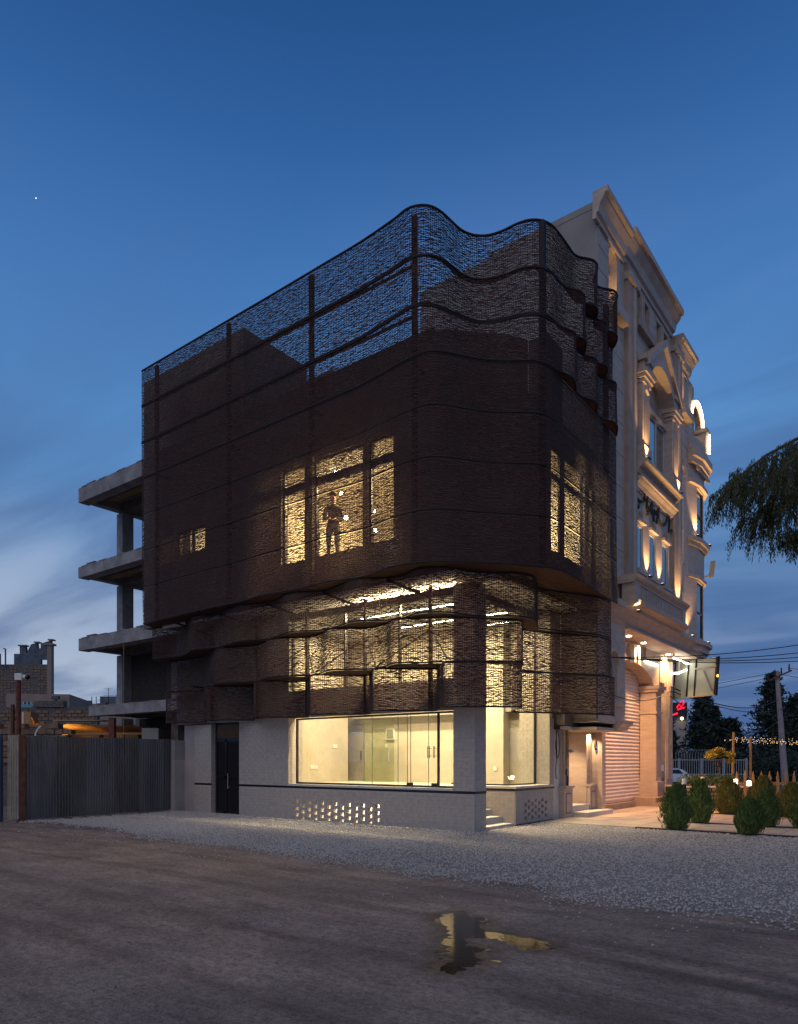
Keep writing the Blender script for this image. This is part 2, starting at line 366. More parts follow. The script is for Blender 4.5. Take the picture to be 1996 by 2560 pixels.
# faint tyre arcs pressed into the dirt
wv = n.new('ShaderNodeTexWave'); wv.wave_type = 'RINGS'; wv.inputs['Scale'].default_value = .23; wv.inputs['Distortion'].default_value = 2.2; wv.inputs['Detail'].default_value = 3; wv.inputs['Detail Scale'].default_value = 1.5
mpw = n.new('ShaderNodeMapping'); mpw.inputs['Location'].default_value = (-1.5, 11.5, 0); l.new(g.outputs['Position'], mpw.inputs[0]); l.new(mpw.outputs[0], wv.inputs['Vector'])
cc = mulc(cc, rampc(wv.outputs[1], .0, (.80,.78,.78), .16, (1,1,1)))
aw = n.new('ShaderNodeAttribute'); aw.attribute_name = 'wet'
cc = mulc(cc, (.36,.34,.33), aw.outputs['Fac'])
l.new(cc, b.inputs['Base Color'])
mr_ = n.new('ShaderNodeMapRange'); l.new(aw.outputs['Fac'], mr_.inputs[0]); mr_.inputs[3].default_value = .92; mr_.inputs[4].default_value = .5; l.new(mr_.outputs[0], b.inputs['Roughness'])
go_ = build_np('ground', V, np.stack([a, a+1, a+nx+1, a+nx], 1), m, kind='structure', smooth=True)
wet = np.zeros(len(V))
for q in np.nonzero((V[:, 0] > 3.2) & (V[:, 0] < 8.5) & (V[:, 1] > -9.8) & (V[:, 1] < -6.2))[0]:
    x, y = V[q, :2]; s_ = pdist(x, y) + .10*mnoise.noise((x*5, y*7, 2)); wet[q] = max(0, min(1, (.22-s_)/.2))
    tail = abs(y-(-7.72-.13*(x-5.4)))/.16 + .5*mnoise.noise((x*4, y*9, 6)); wet[q] = max(wet[q], .75*max(0, min(1, 1.3-tail))*(5.0 < x < 7.6))
    tail = math.hypot((x-6.3)/.8, (y+9.0)/.2)+.5*mnoise.noise((x*5, y*9, 1)); wet[q] = max(wet[q], .6*max(0, min(1, 1.3-tail)))
at = go_.data.attributes.new('wet', 'FLOAT', 'POINT'); at.data.foreach_set('value', wet.astype(np.float32))

# gravel strip along the building
EDGE = [(-11.2,-5.1),(-9.4,-4.9),(-8.2,-5.0),(-6.8,-4.75),(-5.5,-5.2),(-2.8,-5.2),(-.4,-5.35),(1.5,-5.7),(2.6,-5.95),(3.4,-5.75),(4.0,-5.85),(4.8,-6.05),(5.4,-6.2),(6.1,-6.15),(6.7,-5.95),(9.5,-5.6),(12,-5.5)]
def edge_y(x):
    for (x0, y0), (x1, y1) in zip(EDGE, EDGE[1:]):
        if x0 <= x <= x1: return y0 + (y1-y0)*(x-x0)/(x1-x0)
    return -5.4
M_gbed = mat('gravel_bed', (.30,.275,.255), .95, .35, 26, .8, 45, col2=(.16,.145,.135))
gx = np.arange(-10.65, 12, .25); gv = []; gf = []
for k, x in enumerate(gx):
    y0 = edge_y(x) + .30 + .25*mnoise.noise((x*1.1, 0, 5)) + .12*mnoise.noise((x*4, 0, 9)); y1 = 3.02 if x > .1 else (.3 if x > -10.4 else 0)
    for q in range(9): yq = y0 + (y1-y0)*(q/8)**1.5; gv.append((x, yq, gh(x, yq) + (-.03 if q == 0 else (.004 if q == 1 else .026))))
for k in range(len(gx)-1):
    for q in range(8): A = k*9+q; gf.append((A, A+9, A+10, A+1))
build_np('gravel_bed', np.array(gv), gf, M_gbed, kind='structure', smooth=True)
# the stones themselves: squashed eight-sided pebbles
NS = 92000
px = rng.uniform(-10.6, 11.5, NS*2); 
ey = np.array([edge_y(x) for x in px]) ; top = np.where(px > .1, 3.0, -.03)
u = rng.random(NS*2); py = ey - 1.1 + (top-ey+1.1)*u
dist = np.hypot(px-8.07, py+13.32)
wob = np.array([.45*mnoise.noise((x*.9, y*.9, 4)) + .25*mnoise.noise((x*3, y*3, 6)) for x, y in zip(px, py)])
inn = np.clip((py-ey+wob*1.0+.15)/.75, 0, 1); bare = np.array([mnoise.noise((x*.5, y*.8, 11)) for x, y in zip(px, py)])
keep = rng.random(NS*2) < np.where(inn >= 1, np.where(bare < -.28, .62, .95), inn**2*.9 + .012)
px, py, dist, ey = px[keep][:NS], py[keep][:NS], dist[keep][:NS], ey[keep][:NS]; ns = len(px)
sz = (.008 + .016*rng.random(ns)**1.6) * (1 + .2*(dist > 16)); ang = rng.uniform(0, 6.28, ns); asp = rng.uniform(.65, 1.0, ns)
oct_ = np.array([(1,0,0),(0,1,0),(-1,0,0),(0,-1,0),(0,0,1),(0,0,-1)], float)
jit = 1 + rng.uniform(-.3, .3, (ns, 6, 1)); P = oct_[None]*jit
P[:, :, 1] *= asp[:, None]; P[:, :, 2] *= .62
tz = rng.uniform(-.5, .5, ns)[:, None]; P[:, :, 2] += tz*P[:, :, 0]*.5
ca, sa = np.cos(ang)[:, None], np.sin(ang)[:, None]
Q = np.empty_like(P); Q[:, :, 0] = (P[:, :, 0]*ca - P[:, :, 1]*sa); Q[:, :, 1] = (P[:, :, 0]*sa + P[:, :, 1]*ca); Q[:, :, 2] = P[:, :, 2]
Q *= sz[:, None, None]; Q[:, :, 0] += px[:, None]; Q[:, :, 1] += py[:, None]; Q[:, :, 2] += (np.array([gh(x, y) for x, y in zip(px, py)]) + .012 + .014*np.clip((py-ey)/.8, 0, 1) + sz*.25)[:, None]
f8 = np.array([(0,1,4),(1,2,4),(2,3,4),(3,0,4),(1,0,5),(2,1,5),(3,2,5),(0,3,5)])
M_grav = mat('gravel_stone', (.62,.59,.56), .85, .2, 38, col2=(.30,.28,.265))
build_np('gravel', Q.reshape(-1, 3), (f8[None] + 6*np.arange(ns)[:, None, None]).reshape(-1, 3), M_grav, kind='stuff')
# clods and pebbles scattered on the dirt
NP = 9000
px = rng.uniform(-9, 11, NP); py = rng.uniform(-12.6, -5.2, NP)
k = py < np.array([edge_y(x) for x in px]); px, py = px[k], py[k]; ns = len(px)
sz = .004 + .010*rng.random(ns)**3 + .018*(rng.random(ns) > .993)
P = oct_[None]*(1+rng.uniform(-.35, .35, (ns, 6, 1)))*sz[:, None, None]; P[:, :, 2] *= .6
P[:, :, 0] += px[:, None]; P[:, :, 1] += py[:, None]; P[:, :, 2] += np.array([gh(x, y) for x, y in zip(px, py)])[:, None] + .002
build_np('pebble_scatter', P.reshape(-1, 3), (f8[None] + 6*np.arange(ns)[:, None, None]).reshape(-1, 3), mat('pebble', (.30,.28,.27), .9, .5, 9, col2=(.07,.06,.055)), kind='stuff')

def spread(P, f, amp=.0, seed=0):
    cx = sum(p[0] for p in P)/len(P); cy = sum(p[1] for p in P)/len(P); out = []
    for k, p in enumerate(P):
        q = P[(k+1) % len(P)]
        for tt in (0, .34, .67):
            x = p[0]+(q[0]-p[0])*tt; y = p[1]+(q[1]-p[1])*tt
            nx_, ny_ = (q[1]-p[1]), -(q[0]-p[0]); h = math.hypot(nx_, ny_) or 1
            nn = amp*mnoise.noise((x*9, y*9, seed)) + f
            out.append((x-nx_/h*nn, y-ny_/h*nn))
    return out
def flat(name, poly, z, m, **k):
    bm = bmesh.new(); vs = [bm.verts.new((x, y, z)) for x, y in poly]; bm.faces.new(vs); bmesh.ops.triangulate(bm, faces=bm.faces[:])
    V = np.array([v.co[:] for v in bm.verts]); bm.verts.index_update(); F = [tuple(v.index for v in f.verts) for f in bm.faces]; bm.free()
    me_o = build_np(name, V, F, m, **k)
    return me_o
M_water = mat('puddle_water', (.02,.017,.015), .05, .3, 4, .05, 16, spec=1.0)
flat('puddle', [(3.85,-7.6),(3.85,-7.0),(4.3,-6.85),(4.8,-7.3),(5.6,-7.4),(5.65,-7.85),(5.4,-8.0),(5.3,-8.9),(4.95,-8.98),(4.5,-8.4)], HP-.0065, M_water, kind='structure')
# paving of the courtyard on the right, slab by slab, with planting strips
MB().box(.05, 13, 3.04, 26, -.06, .006).build('paving_bed', M_joint, kind='structure')
pav = link(bpy.data.objects.new('paving', None)); FR['paving'] = (0, 0, 0); pav['kind'] = 'structure'
tm = MB().box(-.292, .292, -.292, .292, 0, .03)
tile0 = None; strips = [(2.9, 3.06), (5.0, 5.17), (8.45, 8.75)]
cnt = 0; rest = MB()
for jy in range(20):
    for ix in range(14):
        x = .38 + ix*.6; y = 3.38 + jy*.6
        if y > 13.5 or any(a-.12 < y < b_+.12 for a, b_ in strips[1:] if x > 2.7): 
            if y > 13.5: continue
        cnt += 1
        dz = random.uniform(-.003, .003)
        if tile0 is None:
            tile0 = tm.build('tile', M_tile, pav); tile0.location = (x, y, .001+dz)
        else:
            c_ = tile0.copy(); link(c_); c_.parent = pav; c_.location = (x, y, .001+dz); FR[c_.name] = (0, 0, 0)
for a, b_ in strips:
    MB().box(2.55, 13, a, b_, -.02, .045).build('planting_strip', M_soil, kind='structure')
# street behind the garden
st_ = [view(4, 40, -.60), view(70, 40, -.60), view(110, 74, -.60), view(4, 74, -.60)]
MB().quad(*st_).build('road', M_asph, kind='structure')

# ================================================================== corner building (white brick below, woven screen above)
CB = thing('corner_building', (0, 0, 0), 'corner building wrapped in a dark woven screen above a white brick shopfront', 'building')
def bb(name, m, *b, **k): return box(name, m, CB, *b, **k)
HL = [(-5.55+.232*c_-.062, -5.55+.232*c_+.062, k*.084, k*.084+.084) for c_ in range(13) for k in range(6) if (k+c_) % 2 == 1]
HRt = [(2.36+.19*c_, 2.36+.19*c_+.11, k*.084+.084, k*.084+.168) for c_ in range(7) for k in range(6) if (k+c_) % 2 == 0]
# backing walls (mortar) with their openings
def wallY(name, x0, x1, z0, z1, holes=(), y0=.016, y1=.30, m=M_mortar):
    b = MB()
    for a, b_, c_, d in rects(x0, x1, z0, z1, holes): b.box(a, b_, y0, y1, c_, d)
    return b.build(name, m, CB)
zoneL = (-5.64, -2.68, 0, .504)
wallY('wall', -9.97, -9.17, -.05, 2.66)
wallY('wall', -7.9, 0, -.05, .84, [zoneL])
wallY('wall', -7.9, -5.87, .90, 2.7)
bb('plaster_band', M_sill, -7.9, 0, .02, .3, .84, .90)
bb('dark_band', M_black, -7.9, .004, -.006, .02, .845, .897); bb('dark_band', M_black, -9.97, -9.17, -.006, .02, .845, .897)
bb('dark_band', M_black, .0, .012, .02, .49, .845, .897)
bb('pillar_core', M_mortar, -.555, -.016, .016, .5, -.05, 5.55)
bb('lintel', M_roughcast, -5.87, -.555, .02, .28, 2.74, 3.45)
bb('wall', M_roughcast, -10.9, -5.87, .02, .3, 2.7, 5.6)
bb('side_wall', M_roughcast, -10.9, -10.6, .3, 4.6, 0, 9.6)
bb('sill', M_sill, -5.87, -.56, -.02, .5, .90, .955)
# right-hand panel, notch with entrance steps
b = MB()
for a, b_, c_, d in rects(1.9, 4.0, -.05, .84, [(2.32, 3.66, .084, .588)]): b.box(-.30, -.016, a, b_, c_, d)
b.build('wall', M_mortar, CB)
bb('notch_wall', M_mortar, -1.6, -.016, 1.916, 2.2, -.05, .84)
bb('base_strip', M_black, -.01, .008, 1.9, 4.02, .0, .035)
bb('sill', M_sill, -1.6, .03, 1.88, 2.45, .90, .955); bb('sill', M_sill, -.42, .03, 2.45, 4.0, .90, .955)
bb('dark_band', M_black, -1.6, .008, 1.893, 1.93, .845, .897); bb('dark_band', M_black, -.03, .012, 1.93, 4.05, .845, .897); bb('plaster_band', M_sill, -.3, -.03, 1.95, 4.0, .84, .90)
bb('added_dark_return', M_concd, -.1, .98, 4.52, 4.6, 2.7, 5.56); bb('added_dark_return', M_concd, -.12, -.03, 4.05, 4.52, 2.7, 5.56)  # return piece added dark so the neighbour's side looks unlit
bb('jamb_wall', M_mortar, -.45, -.016, 3.78, 4.05, .96, 5.5)
for k, (xf, z) in enumerate(((-.06, .065), (-.36, .225), (-.66, .385), (-.96, .55), (-1.26, .72), (-1.56, .89))):
    bb('step', M_sill, -2.2, xf, .50, 1.895, (z-.17 if k else -.03), z)
bb('notch_back', M_plaster, -2.3, -2.2, .5, 1.9, .0, .9)
# lit crawl space behind the perforated brickwork
bb('cellar_wall', M_white, -6.2, -.7, .85, .95, -.05, .85)
cl = light('cellar_lamp', 'AREA', (-4.1, .5, .70), 90, (1, .80, .5), 2.2, .3, parent=CB)
# --- bricks
BL, BH = .232, .084
def bmesh_(L_, d=.03): return MB().box(0, L_-.007, 0, d, 0, BH-.009)
cand = []      # (distance key, axis, origin, length)
def courses(axis, u0, u1, z0, z1, at, holes=(), sgn=1, stagger=True):
    z = z0; k = 0
    while z < z1-.03:
        edges = [u0]; u = u0 + (BL/2 if (k % 2 and stagger) else BL)
        while u < u1-.05: edges.append(u); u += BL
        edges.append(u1)
        for a, b_ in zip(edges, edges[1:]):
            segs = [(a, b_)]
            for h in holes:
                if h[2] < z+.04 < h[3]:
                    ns_ = []
                    for s0, s1 in segs:
                        if h[1] <= s0 or h[0] >= s1: ns_.append((s0, s1)); continue
                        if h[0] - s0 > .02: ns_.append((s0, h[0]))
                        if s1 - h[1] > .02: ns_.append((h[1], s1))
                    segs = ns_
            for s0, s1 in segs: cand.append((axis, s0, s1, z, at, (0 if not holes else 1)))
        z += BH; k += 1
courses('x', -7.9, 0, 0, .84, 0, HL); courses('x', -9.97, -9.17, 0, .84, 0); courses('x', -9.97, -9.17, .90, 2.66, 0)
courses('x', -7.9, -5.87, .90, 2.7, 0); courses('x', -.56, 0, .90, 5.4, 0)
courses('y', .032, .5, 0, .84, 0); courses('y', .032, .5, .90, 5.4, 0)
courses('y', 1.9, 4.0, 0.03, .84, 0, HRt); courses('x', -1.6, -.032, 0, .84, 1.9); courses('y', 3.78, 4.05, .96, 5.4, 0)
courses('r', .02, .55, .96, 2.68, -5.87); courses('r', .03, .3, .0, 2.66, -9.17); courses('x', -.9, -.45, .96, 4.6, 3.82)
def bkey(c_):
    ax, s0, s1, z, at, h = c_
    x, y = ((s0, at) if ax == 'x' else (at, s0)); hide = 0 if z < 2.7 else 50
    return math.hypot(x-8.07, y+13.32) - (2.5 if ax in 'yr' else 0) + hide
cand.sort(key=bkey)
def bgeo(ax, s0, s1, z, at, deep):
    d = .115 if deep else .032; r = random.uniform(0, .002); g_ = .0025
    if ax == 'x': return (s0+g_, s1-g_, at-r, at+d, z+g_, z+BH-g_)
    if ax == 'y': return (at-d, at+r, s0+g_, s1-g_, z+g_, z+BH-g_)
    return (at-d, at+r, s0+g_, s1-g_, z+g_, z+BH-g_)
shared = {}; far = MB()
for k, (ax, s0, s1, z, at, deep) in enumerate(cand):
    g_ = bgeo(ax, s0, s1, z, at, deep)
    if k < 300:
        L_ = (round(g_[1]-g_[0], 3), round(g_[3]-g_[2], 2), deep)
        if L_ not in shared:
            o = MB().box(*g_).build('brick', M_brick, CB); shared[L_] = o
        else:
            o = shared[L_].copy(); link(o); FR[o.name] = FR[shared[L_].name]
            o.location = ((g_[0]+g_[1])/2, (g_[2]+g_[3])/2, g_[4])
    else: far.box(*g_)
far.build('brickwork', M_brick, CB, kind='stuff')
# inside lining of the perforated panels
# --- big shop window on the left
def frame(x0, x1, z0, z1, y, w=.045, d=.06, name='window_frame', m=M_black):
    b = MB(); b.box(x0, x1, y, y+d, z0, z0+w).box(x0, x1, y, y+d, z1-w, z1).box(x0, x0+w, y, y+d, z0+w, z1-w).box(x1-w, x1, y, y+d, z0+w, z1-w)
    return b.build(name, m, CB)
frame(-5.72, -.53, .957, 2.72, .14)
WX = [-5.675, -3.06, -2.25, -1.97, -1.87, -1.35, -1.07, -.60]
for a, b_ in zip(WX, WX[1:]):
    q = MB().box(a+.004, b_-.004, .165, .175, 1.0, 2.675).build('glass_pane', G_clear, CB)
    MB().box(b_-.006, b_-.002, .160, .180, 1.0, 2.675).build('pane_edge', mat('glass_edge', (.08,.16,.10), .3, .05, 5), q)
bb('door_stile', M_black, -1.085, -1.05, .13, .19, 1.0, 2.68)
for x in (-1.325, -1.27, -1.155, -1.12):
    MB().tube([(x, .08, 1.64), (x, .08, 1.92)], .008).tube([(x, .08, 1.69), (x, .17, 1.69)], .006).tube([(x, .08, 1.87), (x, .17, 1.87)], .006).build('door_handle', M_steel, CB)
for x in (-1.90, -1.18): bb('floor_hinge', M_steel, x-.07, x+.07, .13, .21, .99, 1.06)
# tall glazing above, behind the screen
for x0, x1 in ((-5.87, -3.95), (-3.95, -2.2), (-2.2, -.56)):
    bb('upper_pane', G_clear, x0+.03, x1-.03, .165, .175, 3.46, 5.5)
    bb('mullion', M_black, x0-.02, x0+.03, .13, .21, 3.45, 5.5)
bb('beam', M_steel, -5.95, -.56, .05, .18, 5.36, 5.52)
# right glazing: along the notch and along the street side
bb('glass_pane', G_clear, -2.1, -.42, 2.29, 2.30, .957, 5.45); bb('window_frame', M_black, -2.1, -.40, 2.27, 2.32, .957, .99)
bb('glass_pane', G_clear, -.42, -.41, 2.32, 3.76, .957, 5.45); bb('window_frame', M_black, -.44, -.39, 2.32, 3.78, .957, .99); bb('window_frame', M_black, -.44, -.39, 3.74, 3.78, .99, 5.45)
bb('beam', M_steel, -.5, -.3, .5, 4.0, 5.36, 5.5)
# --- interior of the shop
bb('floor', M_floor, -8.4, -2.2, .31, 4.5, .72, .90); bb('floor', M_floor, -2.2, -.05, 2.3, 4.5, .72, .90); bb('floor', M_floor, -5.87, -2.2, .05, .31, .85, .899)
bb('interior_wall', M_plaster, -7.4, -7.3, .3, 4.05, .72, 5.6); 
b = MB()
for a, b_, c_, d in rects(-8.4, .0, .72, 5.6, [(-7.65, -6.95, .9, 2.55)]): b.box(a, b_, 4.5, 4.6, c_, d)
b.build('interior_wall', M_plaster, CB)
bb('interior_wall', M_plaster, -7.3, -5.87, .3, .42, .9, 5.6)
bb('ceiling', M_white, -10.6, 0, -.70, 4.55, 5.58, 5.66); MB().prism([(0,-.35),(.4,.15),(.45,.5),(.45,4.55),(0,4.55)], 'z', 5.58, 5.66).build('ceiling', M_white, CB)
d_ = bb('interior_door', M_greydoor, -7.64, -6.96, 4.46, 4.5, .9, 2.5); MB().tube([(-7.04, 4.4, 1.6), (-7.04, 4.4, 1.9)], .015).build('handle', M_steel, d_)
bb('door_head', M_greydoor, -7.65, -6.95, 4.47, 4.5, 2.52, 2.75)
bb('light_pilaster', M_white, -7.3, -7.05, .45, .75, .9, 5.58)
bb('glass_partition', G_green, -6.6, -5.35, 4.0, 4.012, .9, 2.9)
MB().tube([(-5.5, 3.93, 1.55), (-5.5, 3.93, 1.95)], .014).build('door_handle', M_grey, CB)
bb('interior_beam', M_roughcast, -7.3, -.1, 4.2, 4.5, 2.95, 3.25); bb('interior_column', M_plaster, -2.1, -1.55, 4.1, 4.5, .9, 5.58)
bb('brick_return', M_brick, -.9, -.45, 3.85, 4.1, .96, 5.5)
p_ = bb('fuse_box', M_white, -6.02, -5.68, 4.44, 4.5, 2.25, 2.62); MB().box(-5.98, -5.72, 4.43, 4.442, 2.29, 2.58).build('fuse_box_door', M_greydoor, p_)
for x0, x1, y0, y1, z0, z1 in ((-7.3, -7.285, 2.3, 2.62, 1.32, 1.44), (-7.3, -7.285, 3.3, 3.52, 1.98, 2.1), (-6.08, -6.0, 4.48, 4.5, 1.98, 2.1), (-1.85, -1.75, 4.08, 4.1, 1.3, 1.42), (-.75, -.6, 4.48, 4.5, 1.9, 2.05)):
    bb('wall_socket', M_white, x0, x1, y0, y1, z0, z1)
for y in (.95, 2.58):
    t = thing('ceiling_light', (-2.3, y, 5.56), ('linear tube lamp on the shop ceiling nearest the street window' if y < 2 else 'linear tube lamp on the shop ceiling farther from the street window'), 'ceiling light', 'shop ceiling lights')
    MB().box(-4.1, -.6, y-.04, y+.04, 5.36, 5.42).build('housing', M_white, t); MB().box(-4.08, -.62, y-.03, y+.03, 5.345, 5.359).build('diffuser', emis('led_diffuser', (1, .9, .66), 26), t)
    for x in (-3.6, -1.1): MB().tube([(x, y, 5.42), (x, y, 5.58)], .008, 5).build('hanger', M_steel, t)
    light('tube_lamp', 'AREA', (-2.35, y, 5.33), 430, SHOP, 3.4, .12, parent=t)
    if y < 2: aim(light('tube_lamp', 'AREA', (-2.35, y-.06, 5.42), 560, SHOP, 3.4, .10, parent=t), (0, -1, .12))  # added area light aimed out and up to brighten the outer soffit
light('inner_lamp', 'AREA', (-5.6, 2.6, 5.46), 300, SHOP, 2.2, .12, parent=t)
# --- service door on the left
D = bb('service_door', M_black, -9.17, -7.9, .16, .22, 0, 2.7)
for x0, x1 in ((-9.12, -9.06), (-8.70, -8.60), (-7.97, -7.91)): MB().box(x0, x1, .13, .16, .02, 2.2).build('door_rail', M_black, D)
for z in (.02, 1.05, 2.14): MB().box(-9.06, -7.97, .13, .16, z, z+.07).build('door_rail', M_black, D)
b = MB(); 
for k in range(26): x = -9.04 + k*.042; b.box(x, x+.012, .15, .16, .1, 2.12) if not (-8.72 < x < -8.59) else None
b.build('door_ribs', M_steel, D, kind='stuff')
tg_ = bb('transom_glass', M_glassd, -9.06, -7.97, .14, .15, 2.25, 2.64); b = MB()
for k in range(30): b.box(-9.05+k*.036, -9.035+k*.036, .125, .14, 2.26, 2.63)
b.build('glass_ribs', mat('orange_lit_ribs', (.16,.08,.02), .25, .3, 8), tg_, kind='stuff')  # orange of the light shining through is painted into these ribs
MB().tube([(-8.5, .08, .75), (-8.5, .08, 1.2)], .014).tube([(-8.5, .08, .8), (-8.5, .15, .8)], .01).build('handle', M_grey, D)
# --- upper storeys behind the screen
wins = [(-5.35, -4.50, 6.6, 9.05), (-4.22, -2.60, 6.6, 9.05), (-2.45, -1.68, 6.6, 9.05), (-9.85, -8.48, 7.62, 8.34)]
b = MB()
for a, b_, c_, d in rects(-11.5, -.62, 5.67, 11.0, wins): b.box(a, b_, -.75, -.5, c_, d)
b.build('upper_wall', M_concd, CB)
MB().prism([(-.62,-.75),(-.3,-.62),(.15,-.15),(.6,.3),(.9,.78),(.84,.78),(.5,.35),(.1,-.05),(-.3,-.5),(-.62,-.6)], 'z', 5.67, 10.9).build('upper_wall', M_concd, CB)
rw = [(1.95, 2.52, 6.5, 8.96), (2.70, 4.05, 6.5, 8.96), (4.2, 4.5, 6.5, 8.8)]
b = MB()
for a, b_, c_, d in rects(.78, 4.55, 5.67, 9.75, rw): b.box(.84, .9, a, b_, c_, d)
b.build('upper_wall', M_concd, CB)
for x0, x1, z0, z1 in wins[:3]:
    f = frame(x0, x1, z0, z1, -.66, .05, .06, 'upper_window_frame'); MB().box(x0+.05, x1-.05, -.66, -.6, 8.42, 8.62).build('transom', M_black, f); MB().box(x0+.05, x1-.05, -.635, -.63, z0+.05, z1-.05).build('pane', G_clear, f)
x0, x1, z0, z1 = wins[3]; f = frame(x0, x1, z0, z1, -.66, .05, .06, 'upper_window_frame'); MB().box(-9.2, -9.12, -.66, -.6, z0, z1).build('transom', M_black, f); MB().box(x0+.05, x1-.05, -.635, -.63, z0+.05, z1-.05).build('pane', G_clear, f)
for y0, y1, z0, z1 in rw:
    f = MB().box(.83, .88, y0, y1, z0, z0+.05).box(.83, .88, y0, y1, z1-.05, z1).box(.83, .88, y0, y0+.05, z0, z1).box(.83, .88, y1-.05, y1, z0, z1).box(.83, .88, y0+.05, y1-.05, 8.25, 8.38).build('upper_window_frame', M_black, CB)
    MB().box(.855, .86, y0+.05, y1-.05, z0+.05, z1-.05).build('pane', G_clear, f)
UP_ = [(-10.6,-.5),(-.7,-.5),(-.35,-.45),(.1,0),(.6,.55),(.62,4.55),(-10.6,4.55)]
MB().prism(UP_, 'z', 6.3, 6.55).build('floor_slab', M_roughcast, CB); MB().prism(UP_, 'z', 9.3, 9.4).build('room_ceiling', M_plaster, CB)
bb('room_wall', M_plaster, -10.6, .62, 4.3, 4.4, 6.55, 9.3); bb('room_partition', M_plaster, -6.5, -6.4, -.5, 4.3, 6.55, 9.3)
MB().prism(UP_, 'z', 9.55, 9.72).build('roof_slab', M_concd, CB)
bb('stair_tower', M_concd, -12.2, -7.35, -.3, 2.2, 9.72, 13.72); bb('tank_room', M_concd, -10.8, -6.3, 2.2, 4.5, 9.72, 13.3)
bb('chimney_stack', M_concd, .35, .85, 1.9, 2.7, 9.75, 11.6)
light('room_lamp', 'AREA', (-3.6, 1.2, 9.25), 1300, (1, .68, .33), 2.4, 1.2, parent=CB)
light('room_lamp', 'AREA', (-9.2, 1.6, 9.2), 420, (1, .68, .34), .8, parent=CB)
light('room_lamp', 'AREA', (-.6, 2.0, 9.2), 900, (1, .72, .40), 1.0, parent=CB)
# ---------------------------------------------------------------- woven screen
def cat(P, n=10):
    P = [np.array(p, float) for p in P]; P = [2*P[0]-P[1]] + P + [2*P[-1]-P[-2]]; out = []
    for i in range(1, len(P)-2):
        for k in range(n):
            t = k/n; p0, p1, p2, p3 = P[i-1:i+3]
            out.append(.5*((2*p1)+(p2-p0)*t+(2*p0-5*p1+4*p2-p3)*t*t+(3*p1-p0-3*p2+p3)*t**3))
    out.append(P[-2]); return np.array(out)
def resample(P, m):
    d = np.r_[0, np.cumsum(np.hypot(*np.diff(P, axis=0).T))]; s = np.linspace(0, d[-1], m)
    return np.stack([np.interp(s, d, P[:, k]) for k in (0, 1)], 1)
def clen(P): return float(np.hypot(*np.diff(P, axis=0).T).sum())
left = [(-10.94,-1.18),(-9.5,-1.18),(-8,-1.18),(-6.5,-1.18),(-5,-1.18),(-3.5,-1.19),(-2.3,-1.2)]
T2 = left+[(-1.3,-1.27),(-.87,-1.33),(-.6,-1.25),(-.42,-1.08),(-.33,-.82),(-.3,-.45),(-.26,-.1),(-.12,.18),(.12,.37),(.43,.45),(.78,.46),(1.04,.52),(1.25,.68),(1.38,.95),(1.41,1.35),(1.41,1.75),(1.41,2.1),(1.5,2.3),(1.66,2.5),(1.71,2.7),(1.62,2.95),(1.45,3.2),(1.41,3.45),(1.5,3.65),(1.66,3.85),(1.7,4.05),(1.6,4.3),(1.45,4.5)]
T1t = left+[(-1.2,-1.28),(-.75,-1.32),(-.45,-1.2),(-.28,-.98),(-.21,-.65),(-.17,-.25),(-.02,.05),(.25,.24),(.6,.33),(.97,.37),(1.25,.55),(1.4,.85),(1.42,1.2),(1.45,1.5),(1.6,1.75),(1.68,2.0),(1.58,2.3),(1.42,2.6),(1.44,2.85),(1.6,3.1),(1.69,3.35),(1.58,3.65),(1.42,3.95),(1.42,4.5)]
T1b = left+[(-1.2,-1.33),(-.78,-1.38),(-.5,-1.33),(-.3,-1.12),(-.17,-.8),(-.04,-.45),(.13,-.1),(.4,.1),(.74,.2),(1.07,.3),(1.33,.5),(1.46,.8),(1.46,1.2),(1.5,1.5),(1.63,1.75),(1.72,2.0),(1.6,2.3),(1.43,2.6),(1.45,2.85),(1.62,3.1),(1.72,3.35),(1.58,3.65),(1.42,3.95),(1.42,4.5)]
T0t = left+[(-1.2,-1.33),(-.78,-1.38),(-.5,-1.33),(-.3,-1.12),(-.17,-.8),(-.04,-.45),(.13,-.1),(.4,.1),(.74,.2),(1.07,.3),(1.33,.48),(1.44,.8),(1.5,1.1),(1.63,1.4),(1.66,1.6),(1.52,1.9),(1.43,2.2),(1.5,2.5),(1.64,2.75),(1.62,2.95),(1.45,3.3),(1.42,3.55),(1.52,3.85),(1.64,4.1),(1.55,4.4),(1.43,4.65)]
MT = left+[(-1.04,-1.36),(-.7,-1.38),(-.4,-1.39),(-.2,-1.3),(.02,-1.05),(.28,-.65),(.58,-.28),(.92,.0),(1.25,.24),(1.4,.45),(1.46,.7),(1.47,1.2),(1.46,2),(1.45,3),(1.42,3.8),(1.4,4.8)]
T0b = left+[(-1.04,-1.36),(-.7,-1.38),(-.4,-1.39),(-.2,-1.3),(.02,-1.05),(.28,-.65),(.58,-.28),(.92,.0),(1.25,.24),(1.42,.48),(1.5,.8),(1.6,1.15),(1.66,1.45),(1.6,1.75),(1.49,2.0),(1.5,2.3),(1.63,2.6),(1.66,2.85),(1.55,3.1),(1.46,3.35),(1.5,3.7),(1.64,4.0),(1.62,4.3),(1.43,4.75)]
MBc = [(-10.85,-1.19),(-9.25,-1.28),(-8.4,-1.33),(-7.4,-1.37),(-6.3,-1.36),(-5.2,-1.5),(-4.1,-1.4),(-3.1,-1.5),(-2.3,-1.37),(-1.8,-1.39),(-1.14,-1.57),(-.6,-1.56),(-.1,-1.34),(.3,-1.02),(.94,-.35),(1.3,.15),(1.55,.5),(1.64,.9),(1.66,1.4),(1.63,2.2),(1.55,3),(1.49,3.8),(1.46,4.75)]
